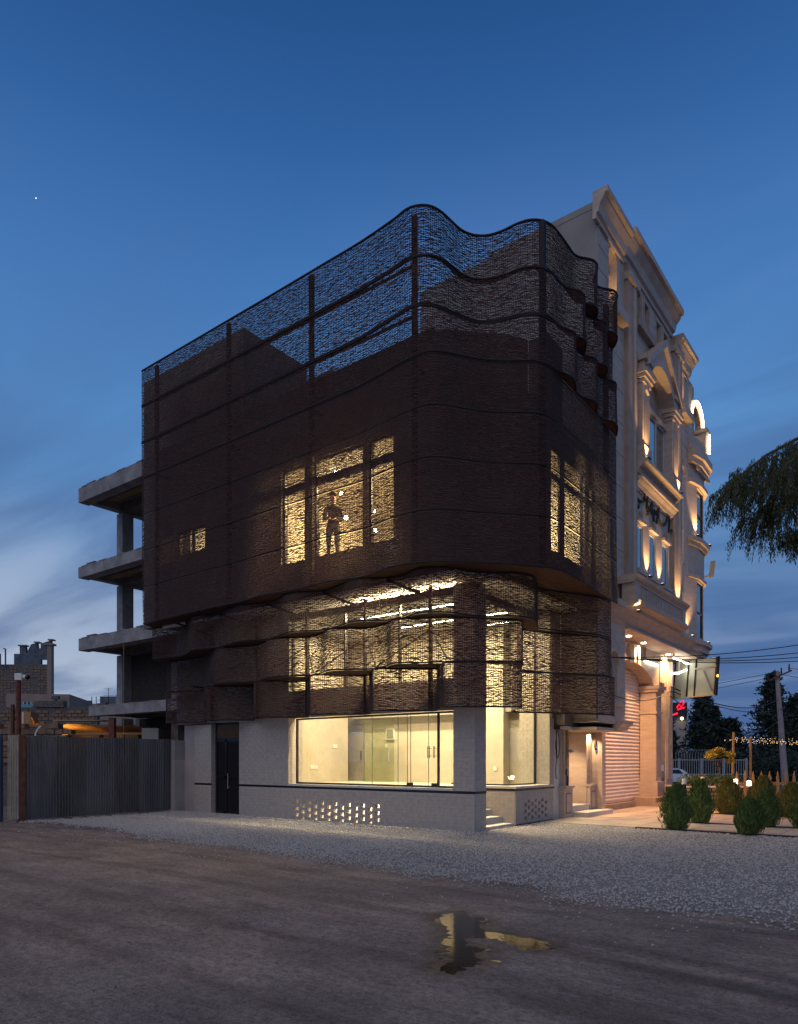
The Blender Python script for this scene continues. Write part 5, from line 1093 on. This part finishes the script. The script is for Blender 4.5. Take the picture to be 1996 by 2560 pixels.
# ================================================================== courtyard on the right
def cypress_mesh(seed, h, r, mt, n=2600):
    g = np.random.default_rng(seed); V = []; F = []
    for k in range(n):
        u = g.random()**.85; z = .04 + u*(h-.06); prof_ = r*(.82+.38*min(1, u/.28)) if u < .28 else r*1.2*(1-((u-.28)/.78)**2.1)
        prof_ = max(prof_, .03)/1.1; a_ = g.uniform(0, 6.283); q = prof_*(g.uniform(.35, 1.08)**.5)*(1+.16*math.sin(a_*3+seed)+.10*math.sin(a_*7+z*9))
        c_ = np.array([q*math.cos(a_), q*math.sin(a_), z]); L_ = g.uniform(.06, .14); w_ = g.uniform(.009, .018)
        dv = np.array([math.cos(a_)*.35+g.normal()*.22, math.sin(a_)*.35+g.normal()*.22, 1.0]); dv /= np.linalg.norm(dv)
        sd = np.cross(dv, [math.cos(a_+1.57*g.normal()*.5), math.sin(a_), .1]); sd /= np.linalg.norm(sd)+1e-6
        i0 = len(V); V += [c_-dv*L_*.2, c_+sd*w_+dv*L_*.3, c_+dv*L_, c_-sd*w_+dv*L_*.3]; F.append((i0, i0+1, i0+2, i0+3))
    return np.array(V), F
CYP = [((3.45,3.0), 1.02, .31, 'dark round cypress bush nearest the shutter, at the left of the front row', 0), ((3.42,5.1), 1.08, .31, 'dark egg-shaped cypress right behind the leftmost front bush', 0), ((3.3,8.65), 1.04, .40, 'broad cypress painted orange-lit in front of the rubble planter', 1), ((4.15,9.0), 1.1, .36, 'cypress painted orange-lit, overlapping the broad one on its right', 1),
       ((4.95,2.9), .77, .275, 'smallest dark cypress standing alone in the front row on the right', 0), ((4.94,4.95), .87, .285, 'dark cypress just behind the smallest one', 0), ((5.0,8.2), .95, .36, 'cypress painted orange-lit, below the picket fence on the right', 1), ((5.72,5.0), .72, .27, 'dark cypress cut off by the right edge of the picture', 0), ((5.6,8.4), 1.0, .36, 'cypress painted orange-lit at the far right in the back row', 1)]
for k, ((x, y), h, r, lab, warm_tint) in enumerate(CYP):
    t = thing('cypress_bush', (x, y, 0), lab, 'cypress', 'clipped cypress bushes')
    V, F = cypress_mesh(k+3, h, r, None); V[:, 0] += x; V[:, 1] += y
    build_np('crown', V, F, M_cyp2 if warm_tint else M_cyp, t, kind='stuff'); V2, F2 = cypress_mesh(k+60, h*.9, r*.72, None, 500); V2[:, 0] += x; V2[:, 1] += y
    MB().lathe([(r*.6, .06), (r*.72, .25*h), (r*.66, .5*h), (r*.35, .78*h), (.02, .92*h)], 9, (x, y, 0)).build('inner_crown', M_cyp, t, smooth=True)
    MB().tube([(x, y, -.02), (x+.01, y, .14)], .03, 6).build('trunk', M_bark, t)
def leafcloud(n, cen, rad, size, seed, m, par, name='foliage', drop=.3):
    g = np.random.default_rng(seed); P = g.normal(size=(n, 3)); P /= np.linalg.norm(P, axis=1, keepdims=True); P *= (g.random((n, 1))**.45); P = P*np.array(rad)+np.array(cen)
    a_ = g.normal(size=(n, 3)); a_ /= np.linalg.norm(a_, axis=1, keepdims=True); c_ = np.cross(a_, g.normal(size=(n, 3))); c_ /= np.linalg.norm(c_, axis=1, keepdims=True)
    s_ = size*g.uniform(.6, 1.3, (n, 1)); V = np.stack([P-a_*s_, P+c_*s_*.45, P+a_*s_, P-c_*s_*.45], 1).reshape(-1, 3)
    return build_np(name, V, np.arange(4*n).reshape(n, 4), m, par, kind='stuff')
# rubble planter with shrubs and a small yellow-leaved tree
PL = thing('planter', view(10, 23.2, 0), 'round-stoned rubble planter behind the cypresses painted orange-lit', 'planter')
vb('core', M_soil, PL, 9.25, 11.6, 23.05, 24.4, 0, .68); vb('coping', M_stone, PL, 9.2, 11.65, 22.95, 24.45, .68, .73)
g_ = np.random.default_rng(4)
for r_ in range(5):
    l0 = 9.22
    while l0 < 11.6:
        w_ = g_.uniform(.11, .24); hh = .125; z0 = .02+r_*.132
        pts = [(l0+w_*.5*(1+.88*math.cos(a_)*g_.uniform(.85, 1.1)), z0+hh*.5*(1+.9*math.sin(a_)*g_.uniform(.85, 1.1))) for a_ in np.linspace(0, 6.28, 8)[:-1]]
        A_ = [view(l, 23.05, z) for l, z in pts]; Bf = [view(l0+w_*.5+(l-l0-w_*.5)*.86, 23.0, z0+hh*.5+(z-z0-hh*.5)*.86) for l, z in pts]; n_ = len(pts)
        MB().add(A_+Bf, [tuple(range(n_)), tuple(range(2*n_-1, n_-1, -1))]+[(i, (i+1) % n_, n_+(i+1) % n_, n_+i) for i in range(n_)]).build('stone', M_stone, PL); l0 += w_+.012
SB = thing('planter_shrubs', view(10.2, 23.6, .7), 'low leafy green shrubs growing in the rubble planter', 'shrub')
for k, (l_, d_, s_) in enumerate(((9.6, 23.5, .3), (10.1, 23.6, .38), (10.6, 23.6, .42), (11.2, 23.7, .36))): leafcloud(420, view(l_, d_, .9), (s_, s_, .24), .045, 70+k, M_leafs, SB)
YT = thing('small_tree', view(11.0, 24, .7), 'small slender tree with yellow-green leaves rising from the planter', 'tree')
tb_ = view(11.0, 24, .6)
b = MB().tube([view(11.0,24,.6), view(10.96,24,1.0), view(10.92,24,1.35)], [.03,.025,.018], 6)
g_ = random.Random(3); tips = []
for k in range(9):
    a_ = -1.0+k*.25; z0 = 1.05+.05*k; e = (10.92+.34*math.sin(a_)+.04*g_.uniform(-1,1), 24+g_.uniform(-.3,.3), 1.55+.38*math.cos(a_)*g_.uniform(.6,1.1)); b.tube([view(10.95,24,z0), view((10.95+e[0])/2, 24, (z0+e[2])/2+.05), view(*e)], [.012,.009,.005], 5); tips.append(e)
b.build('trunk', M_bark, YT, smooth=True)
for k, e in enumerate(tips): leafcloud(110, view(*e), (.17, .17, .10), .05, 90+k, M_leafy, YT)
for k, (l_, z_) in enumerate(((10.85, 1.95), (10.75, 1.75), (11.15, 1.8), (11.3, 1.55))): leafcloud(90, view(l_, 24, z_), (.16, .15, .08), .05, 120+k, M_leafy, YT)
for k, (l_, d_, h_, lab, on) in enumerate(((7.3, 18, 1.12, 'dark bollard light with pale head just behind the leftmost cypress', 0), (9.75, 22.6, 1.05, 'bollard light in front of the planter shrubs', 0), (10.05, 21, 1.02, 'glowing garden light at the left end of the picket fence', 1), (10.45, 21, .97, 'glowing garden light beside the second fence picket', 1))):
    t = thing('bollard_light', view(l_, d_, 0), lab, 'garden light', 'garden lights'); x, y, _ = view(l_, d_)
    MB().lathe([(.05, 0), (.05, h_-.14)], 8, (x, y, 0)).build('post', M_steel, t)
    MB().lathe([(.06, h_-.14), (.06, h_-.02), (.05, h_)], 10, (x, y, 0)).build('head', emis('garden_globe', (1, .72, .4), 16) if on else M_white, t)
    if on: light('garden_lamp', 'POINT', (x-.12*.6, y-.12*.8, h_-.05), 14, (1, .55, .2), .06, parent=t)
PF = thing('picket_fence', view(12, 22.5, 0), 'pointed wooden picket fence at the right edge behind the cypresses', 'fence')
pk0 = None
for k in range(11):
    l_ = 10.82 + k*.262; zt = 1.24 if k != 1 else 1.28
    v = [view(l, d, z) for d in (22.5, 22.53) for l, z in ((l_-.04, .2), (l_+.04, .2), (l_+.04, zt-.22), (l_, zt), (l_-.04, zt-.22))]
    MB().add(v, [(0,1,2,3,4), (9,8,7,6,5)]+[((i+1) % 5, i, 5+i, 5+(i+1) % 5) for i in range(5)]).build('picket', M_wood, PF)
for z in (.45, .80): vb('rail', M_wood, PF, 10.7, 13.8, 22.54, 22.58, z, z+.09)
for k, (l_, zt, lab) in enumerate(((11.9, 2.58, 'taller left wooden pole holding the string of fairy lights'), (12.5, 2.38, 'shorter right wooden pole holding the string of fairy lights'))):
    t = thing('light_pole', view(l_, 25, 0), lab, 'pole'); MB().tube([view(l_-.06*(k == 0), 25, 0), view(l_, 25, zt)], .045, 7).build('pole', M_wood, t); MB().tube([view(l_-.05, 25, zt-.05), view(l_+.08, 25, zt-.12)], .012, 4).build('hook', M_steel, t)
SL = thing('fairy_lights', view(14, 25, 2.3), 'strings of warm fairy lights hung from the wooden poles', 'string lights'); g_ = np.random.default_rng(8)
b = MB(); bw = MB(); bc = MB()
for s_ in range(5):
    P = [(11.95+q*.2, 25+s_*.25+.02*q, 2.46-.006*q-.02*s_-.10*math.sin(min(1, q/25)*math.pi)*(.3+.4*s_/5)) for q in range(26)]
    b.tube([view(*p) for p in P], .006, 4)
    for p in P[1 if s_ else 0:]:
        for _ in range(2 if s_ else 1):
            c_ = view(p[0]+g_.uniform(-.1,.1), p[1], p[2]-g_.uniform(.0,.10)); (bw if g_.random() < .72 else bc).sphere(c_, .008, 5, 4)
b.build('wire', M_wire, SL); bw.build('warm_bulbs', emis('fairy_warm', (1, .55, .16), 3), SL, kind='stuff'); bc.build('white_bulbs', emis('fairy_white', (.8, .85, 1), 3), SL, kind='stuff')
# ---------------------------------------------------------------- street beyond: car, railing, seated man, trees, poles
def car(loc, rz, label):
    t = thing('parked_car', loc, label, 'car', rz=rz, local=True)
    side = [(-1.9,.28),(-1.92,.62),(-1.80,.88),(-1.68,.98),(-1.2,1.36),(-.7,1.46),(.2,1.44),(.85,1.02),(1.6,.86),(1.9,.66),(1.92,.3)]
    lo = MB().prism([(x, z) for x, z in side], 'y', -.78, .78).build('body', M_car, t)
    bm = bmesh.new(); bm.from_mesh(lo.data)
    for v in bm.verts:
        zz_ = v.co.z + FR[lo.name][2]
        if zz_ > .95: v.co.y *= 1-.28*(zz_-.95)/.5
    bmesh.ops.bevel(bm, geom=[e for e in bm.edges if abs(e.verts[0].co.y-e.verts[1].co.y) < .3 and abs(abs(e.verts[0].co.y)-.7) < .2], offset=.07, segments=3, affect='EDGES', profile=.6)
    bm.to_mesh(lo.data); bm.free(); lo.data.polygons.foreach_set('use_smooth', [True]*len(lo.data.polygons))
    for s_ in (-1, 1):
        y = s_*.735
        MB().add([(-1.15,y*.985,1.02),(-.12,y*.985,1.02),(-.12,y*.90,1.36),(-.82,y*.90,1.37)], [(0,1,2,3)]).build('side_window', M_glassd, t); MB().add([(-.05,y*.985,1.02),(.66,y*.985,1.02),(.2,y*.90,1.36),(-.05,y*.90,1.36)], [(0,1,2,3)]).build('side_window', M_glassd, t)
        MB().add([(-1.93,s_*.48,.66),(-1.93,s_*.75,.66),(-1.78,s_*.77,.93),(-1.80,s_*.55,.93)], [(0,1,2,3)]).build('tail_lamp', M_red, t)
        for x in (-1.22, 1.22):
            wv = MB(); k_ = 14
            pr_ = [(x+.30*math.cos(6.283*q/k_), .30+.30*math.sin(6.283*q/k_)) for q in range(k_)]
            w_ = wv.prism(pr_, 'y', s_*.80-.1, s_*.80+.02).build('wheel', M_tyre, t); MB().prism([(x+.18*math.cos(6.283*q/k_), .30+.18*math.sin(6.283*q/k_)) for q in range(k_)], 'y', s_*.80+(.021 if s_ > 0 else -.115), s_*.80+(.03 if s_ > 0 else -.1)).build('rim', M_grey, w_)
    MB().add([(-1.72,-.52,.99),(-1.72,.52,.99),(-1.24,.46,1.35),(-1.24,-.46,1.35)], [(0,1,2,3)]).build('rear_window', M_glassd, t)
    MB().box(-1.99,-1.85,-.74,.74,.34,.52).build('bumper', M_car, t); MB().box(-2.0,-1.985,-.25,.25,.38,.5).build('number_plate', M_white, t)
    return t
car(view(23.2, 61, -.6), R(37.35)+R(185), 'white hatchback parked across the street beside the stone building')
IF = thing('iron_fence', view(28, 66, -.6), 'white iron park railing with curled spikes across the street', 'fence')
vb('kerb_wall', M_asph, IF, 24, 33, 66, 66.4, -.6, .05); b = MB()
pb = None
for k in range(38):
    l_ = 24.2+k*.22; pts = [view(l_, 66, .05), view(l_, 66, 1.65)]
    if pb is None: pb = MB().tube(pts, .035, 4).build('bar', M_wfence, IF); l00 = l_; base0 = pb.location.copy()
    else: q = pb.copy(); link(q); FR[q.name] = FR[pb.name]; q.location = base0 + Vector((.795*(l_-l00), .6066*(l_-l00), 0))
for z in (.2, 1.55): vb('rail', M_wfence, IF, 24, 32.6, 65.97, 66.03, z, z+.09)
for k in range(5): vb('post', M_wfence, IF, 24.1+k*2.1, 24.28+k*2.1, 65.9, 66.1, -.1, 1.75)
for k in range(14):
    l_ = 26+k*.26; MB().tube([view(l_, 66, 1.6), view(l_, 66, 2.2), view(l_+.08, 65.85, 2.5), view(l_+.25, 65.7, 2.55)], .025, 4).build('curled_spike', M_wfence, IF)
seat = thing('bench', view(19.2, 36.2, -.55), 'low dark bench under the seated person beyond the picket fence', 'bench'); vb('seat', M_wood, seat, 18.7, 19.8, 36.1, 36.5, -.16, -.12); vb('leg', M_steel, seat, 18.8, 18.88, 36.15, 36.45, -.6, -.16); vb('leg', M_steel, seat, 19.6, 19.68, 36.15, 36.45, -.6, -.16)
SJ = dict(pel=(0,.05,.50,.15,.12), sp=(0,.03,.68,.135,.10), ch=(0,0,.88,.165,.115), nk0=(0,-.02,1.04,.075,.07), nk=(0,-.05,1.11,.055,.055), hd=(0,-.08,1.20,.078,.092), ht=(0,-.07,1.30,.07,.08),
          hl=(-.10,-.05,.48,.095,.09), kl=(-.14,-.45,.48,.062,.065), al=(-.14,-.45,.08,.042,.045), tl=(-.14,-.6,.04,.04,.03), hr=(.10,-.05,.48,.095,.09), kr=(.14,-.45,.48,.062,.065), ar=(.14,-.45,.08,.042,.045), tr=(.14,-.6,.04,.04,.03),
          sl=(-.19,-.01,.99,.06), el=(-.25,-.10,.70,.045), wl=(-.14,-.34,.58,.03), sr=(.19,-.01,.99,.06), er=(.25,-.10,.70,.045), wr=(.14,-.34,.58,.03))
SE = [e for e in PE if 'fl' not in e and 'fr' not in e]
sit = body('person', SJ, SE, 'pel', lambda c: 0 if c.z > 1.08 else (1 if c.z > .58 else 2), 'person in a blue-grey shirt seated beyond the picket fence', 'person', None, (M_skin, M_shirt, M_cloth2), sub=1)
sit.location = view(19.15, 36.3, -.55); sit.rotation_euler = (0, 0, R(37.35)); MB().lathe([(.05, 1.27), (.084, 1.28), (.088, 1.33), (.05, 1.38)], 9, (0, -.05, 0)).build('hair', M_hair, sit, smooth=True)
def conifer(name, lab, l, d, h, r, seed, n=5200, m=M_leafd, base=-.6, size=.34, grp='dark trees across the street', lean=.0):
    t = thing(name, view(l, d, base), lab, 'tree', grp); g = np.random.default_rng(seed); x0, y0, _ = view(l, d)
    MB().tube([(x0, y0, base-.1), (x0+.1, y0, base+h*.5), (x0+.15*seed % 1, y0, base+h*.93)], [r*.09, r*.06, .04], 7).build('trunk', M_bark, t)
    nb_ = 64; V = []
    for k in range(nb_):
        u = (k+g.random())/nb_; z = base+h*(.08+.90*u); rr_ = r*(1-u)**.75*(.65+.5*g.random())+.15; a_ = k*2.4+g.normal()*.3
        nn = int(n/nb_); tt = g.random(nn)**.6; ww = .16*r*(1.1-.5*u)
        C0 = np.stack([x0+np.cos(a_)*rr_*tt, y0+np.sin(a_)*rr_*tt, z+h*.05*tt*(1-u*.3)-h*.03*tt**2], 1)+g.normal(size=(nn, 3))*np.array([ww, ww, ww*.55]); V.append(C0)
    P = np.concatenate(V); nn = len(P); a_ = g.normal(size=(nn, 3)); a_[:, 2] = np.abs(a_[:, 2])*.8; a_ /= np.linalg.norm(a_, axis=1, keepdims=True); c_ = np.cross(a_, g.normal(size=(nn, 3))); c_ /= np.linalg.norm(c_, axis=1, keepdims=True)
    s_ = size*g.uniform(.5, 1.3, (nn, 1)); Vq = np.stack([P-a_*s_*.6, P+c_*s_*.32, P+a_*s_, P-c_*s_*.32], 1).reshape(-1, 3)
    build_np('crown', Vq, np.arange(4*nn).reshape(nn, 4), m, t, kind='stuff')
for nm, lab, l, d, h, r, sd in (('pine_tree', 'dark broad pine right behind the tilted shop sign', 33.7, 78, 9.9, 2.7, 1), ('cypress_tree', 'narrow dark cypress below the red rooftop sign', 28.3, 74, 6.6, 1.3, 2), ('pine_tree', 'dark pine at the right shoulder of the broad pine', 35.6, 80, 8.3, 2.4, 3),
      ('pine_tree', 'tallest dark pine rising behind the leaning utility pole', 41.4, 78, 11.8, 3.0, 4), ('pine_tree', 'dark spreading pine between the tall pine and the broad one', 38.6, 82, 6.9, 3.2, 5), ('pine_tree', 'dark pine at the right edge beyond the utility pole', 45.4, 80, 9.6, 3.4, 6), ('pine_tree', 'low dark tree left of the broad pine behind the railing', 29.8, 84, 5.8, 3.0, 7)):
    conifer(nm, lab, l, d, h, r, sd)
hd = link(bpy.data.objects.new('hedge', None)); bpy.data.objects.remove(hd)
w_ = leafcloud(5200, view(36, 72, .9), (8.5, 7.0, 1.9), .3, 33, M_leafd, None, 'hedge_mass')
bh = thing('hotel_block', view(28, 120, 0), 'far pale block under a red neon rooftop sign', 'building'); vb('wall', M_roughcast, bh, 44.0, 48.5, 118, 124, -1, 8.2); vb('parapet', M_bgray, bh, 44.6, 48.3, 117.9, 118.6, 8.2, 8.6)
t = thing('neon_sign', view(46.2, 117.5, 9), 'red neon rooftop sign glowing above the far trees', 'sign'); vb('frame', M_black, t, 45.6, 48.2, 117.6, 117.8, 8.6, 11.2)
for P in ([(46.4,10.3),(46.8,10.9),(47.1,10.4),(47.6,11.1)], [(46.5,10.0),(47.8,10.4)], [(47.0,11.2),(47.5,11.5)], [(45.7,9.1),(46.5,9.4)]): MB().tube([view(a_, 117.4, b_) for a_, b_ in P], .13, 5).build('neon_tube', emis('red_neon', (1, .01, .04), 1.6), t)
MB().sphere(view(47.2, 117.3, 8.5), .25, 6, 5).build('lamp', emis('sign_lamp', (1, .75, .4), 8), t)
UP = thing('utility_pole', view(30.2, 55, -.6), 'leaning concrete utility pole with a crossarm against the trees', 'utility pole')
MB().tube([view(30.25, 55, -.7), view(29.55, 55, 8.55)], [.27, .15], 8).build('pole', M_pole, UP); MB().bar(view(28.8, 55, 7.75), view(30.5, 54.6, 8.55), .12, .12).build('crossarm', M_rust, UP)
for f_ in (.02, .33, .62, .98): l_ = 28.8+1.7*f_; z_ = 7.75+.8*f_; MB().tube([view(l_, 54.9, z_), view(l_, 54.9, z_+.55)], [.07, .05], 6).build('insulator', M_black, UP)
def wire(name, P, r, lab, n=22, sag=.0, par=None):
    A_, B_ = P; pts = []
    for k in range(n+1):
        f_ = k/n; pts.append(tuple(A_[q]+(B_[q]-A_[q])*f_ - (sag*4*f_*(1-f_) if q == 2 else 0) for q in range(3)))
    return tag(MB().tube(pts, r, 5).build(name, M_wire, par), lab, 'cable', 'overhead cables')
# cables strung from the corner of the woven screen across the yard
q0 = (1.25, 4.7, 4.30)
ends = [((10.2, 10.9, 6.15), .55), ((10.2, 10.6, 5.65), .55), ((10.3, 10.8, 5.3), .50), ((10.2, 10.6, 4.95), .45)]
labs = ['uppermost cable strung over the courtyard', 'second cable from the top over the courtyard', 'third cable from the top over the courtyard', 'lowest of the four cables leaving the woven screen high up']
for (e, s_), lb in zip(ends, labs): wire('overhead_cable', (q0, e), .011, lb, sag=s_)
wire('overhead_cable', ((1.3, 4.75, 3.32), (.45, 12.9, 4.1)), .014, 'cable running from the screen past the arch to the fluted pilaster', sag=.25)
wire('overhead_cable', ((.45, 12.9, 4.1), view(30, 55, 5.6)), .02, 'cable from the fluted pilaster out past the sign', sag=.5)
wire('overhead_cable', ((.45, 12.9, 4.25), view(29.6, 55, 6.3)), .025, 'thick cable reaching the utility pole below its crossarm', sag=.7); wire('overhead_cable', ((.45, 12.8, 3.9), view(29.9, 55, 4.9)), .018, 'slack cable crossing the utility pole lower down', sag=1.3)
wire('overhead_cable', (view(29.6, 55, 6.4), view(44, 48, 8.0)), .03, 'cable leaving the utility pole towards the right edge', sag=.4); wire('overhead_cable', (view(29.9, 55, 5.0), view(44, 48, 6.4)), .03, 'lower cable leaving the utility pole towards the right edge', sag=.3)
wire('overhead_cable', (view(28.9, 55, 8.0), view(12, 75, 6.2)), .02, 'line wire running left from the crossarm', sag=.4); wire('overhead_cable', (view(29.6, 55, 8.5), view(12, 75, 6.6)), .02, 'upper line wire running left from the crossarm', sag=.4)
wire('overhead_cable', (view(30.4, 55, 8.8), view(44, 52, 7.0)), .02, 'line wire sloping right from the crossarm', sag=.2); wire('overhead_cable', (view(29.7, 55, 8.3), view(44, 52, 6.0)), .02, 'second line wire sloping right from the crossarm', sag=.2)
# ---------------------------------------------------------------- weeping tree reaching in from the right
WT = thing('weeping_tree', view(10.6, 14, 0), 'weeping tree with hanging leafy twigs reaching in from the right', 'tree')
MB().tube([view(11.2,14,-.1), view(11.1,14.1,2.5), view(10.7,14.1,5.2), view(10.2,14,7.5)], [.24,.2,.16,.10], 9).build('trunk', M_bark, WT, smooth=True)
g_ = np.random.default_rng(21); bt = MB(); LV = []
spine = [(10.2,7.6,14),(9.2,8.25,14),(8.6,8.05,14.0),(7.95,7.85,13.9),(7.4,7.55,13.9),(6.9,7.3,14),(6.45,6.95,14.1),(6.15,6.6,14.1)]
bt.tube([view(l+.4,d,z+.36) for l, z, d in spine], [.09,.06,.05,.04,.032,.025,.018,.008], 6)
limbs = [spine, [(10.2,7.2,14.2),(9.2,7.35,14.6),(8.3,7.05,14.8),(7.4,6.65,14.8),(6.9,6.3,14.7)], [(10.0,7.0,13.8),(9.0,7.2,13.3),(8.2,6.9,13.1),(7.5,6.5,13.1)], [(10.3,6.8,14),(9.3,6.6,14.2),(8.5,6.25,14.3),(7.8,5.9,14.2),(7.1,5.75,14.2)], [(10.0,6.4,13.5),(9.1,6.3,13.4),(8.5,5.95,13.4)]]
for lm in limbs[1:]: bt.tube([view(l+.4,d,z+.36) for l, z, d in lm], list(np.linspace(.05,.01,len(lm))), 5)
for li, lm in enumerate(limbs):
    for k in range(230 if li == 0 else 170):
        f_ = g_.random()*(len(lm)-1); i_ = min(int(f_), len(lm)-2); f_ -= i_
        l = lm[i_][0]*(1-f_)+lm[i_+1][0]*f_ + g_.normal()*.10; z = lm[i_][1]*(1-f_)+lm[i_+1][1]*f_ - abs(g_.normal())*.06; d = g_.normal()*.35 + lm[i_][2]*(1-f_)+lm[i_+1][2]*f_
        Lh = g_.uniform(.5, 1.15)*(1.0 if l > 6.6 else .6); z_min = 5.62+.18*math.sin(l*3)+(.0 if l > 6.7 else .35); sw = g_.normal()*.12; dd = g_.normal()*.3; n_ = 14; pts = []
        for q in range(n_+1):
            t_ = q/n_; zz_ = z + .10*math.sin(t_*2.2) - Lh*t_**1.4
            if zz_ < z_min: break
            pts.append((l - .14*t_ + sw*t_, d+dd*t_, zz_))
        if len(pts) < 3: continue
        bt.tube([view(p[0]+.4, p[1], p[2]+.36) for p in pts], .004, 3, cap=False)
        for p in pts[1:]:
            for _ in range(5):
                c_ = np.array(view(p[0]+.4, p[1], p[2]+.36))+g_.normal(size=3)*.025; a_ = np.array([g_.normal()*.35, g_.normal()*.35, -1.0]); a_ /= np.linalg.norm(a_); s_ = np.cross(a_, g_.normal(size=3)); s_ /= np.linalg.norm(s_); ln = g_.uniform(.06, .12); w_ = .0085
                LV += [c_, c_+a_*ln*.5+s_*w_, c_+a_*ln, c_+a_*ln*.5-s_*w_]
for k in range(900):
    l = g_.uniform(6.35, 10.6); zt_ = np.interp(l, [6.2,6.9,7.9,9.2,10.6], [6.55,7.2,7.8,8.2,7.7]); z = zt_-.1-abs(g_.normal())*.55; d = 14+g_.normal()*.5; Lh = g_.uniform(.25, .7)
    zb_ = 5.66+.2*math.sin(l*3.1)+.12*math.sin(l*7)+(.35 if l < 6.75 else 0)
    if z < zb_+.15: continue
    sw = g_.normal()*.1; pts = [(l-.1*q/8+sw*q/8, d, z-Lh*(q/8)) for q in range(9) if z-Lh*(q/8) > zb_]
    if len(pts) < 3: continue
    bt.tube([view(p[0]+.4, p[1], p[2]+.36) for p in pts], .003, 3, cap=False)
    for p in pts:
        for _ in range(4):
            c_ = np.array(view(p[0]+.4, p[1], p[2]+.36))+g_.normal(size=3)*.03; a_ = np.array([g_.normal()*.4, g_.normal()*.4, -1.0]); a_ /= np.linalg.norm(a_); s_ = np.cross(a_, g_.normal(size=3)); s_ /= np.linalg.norm(s_); ln = g_.uniform(.05, .11); w_ = .008
            LV += [c_, c_+a_*ln*.5+s_*w_, c_+a_*ln, c_+a_*ln*.5-s_*w_]
bt.build('branches', M_bark, WT, kind='stuff'); LV = np.array(LV); build_np('crown', LV, np.arange(len(LV)).reshape(-1, 4), M_leafw, WT, kind='stuff')
# evening star
sl_ = (90-998)/1758*1500; MB().sphere(view(sl_, 1500, 1.6+(1900-495)/1758*1500), 1.1, 8, 6).build('star', emis('star_light', (1, .95, .85), 2.0), None, kind='structure')
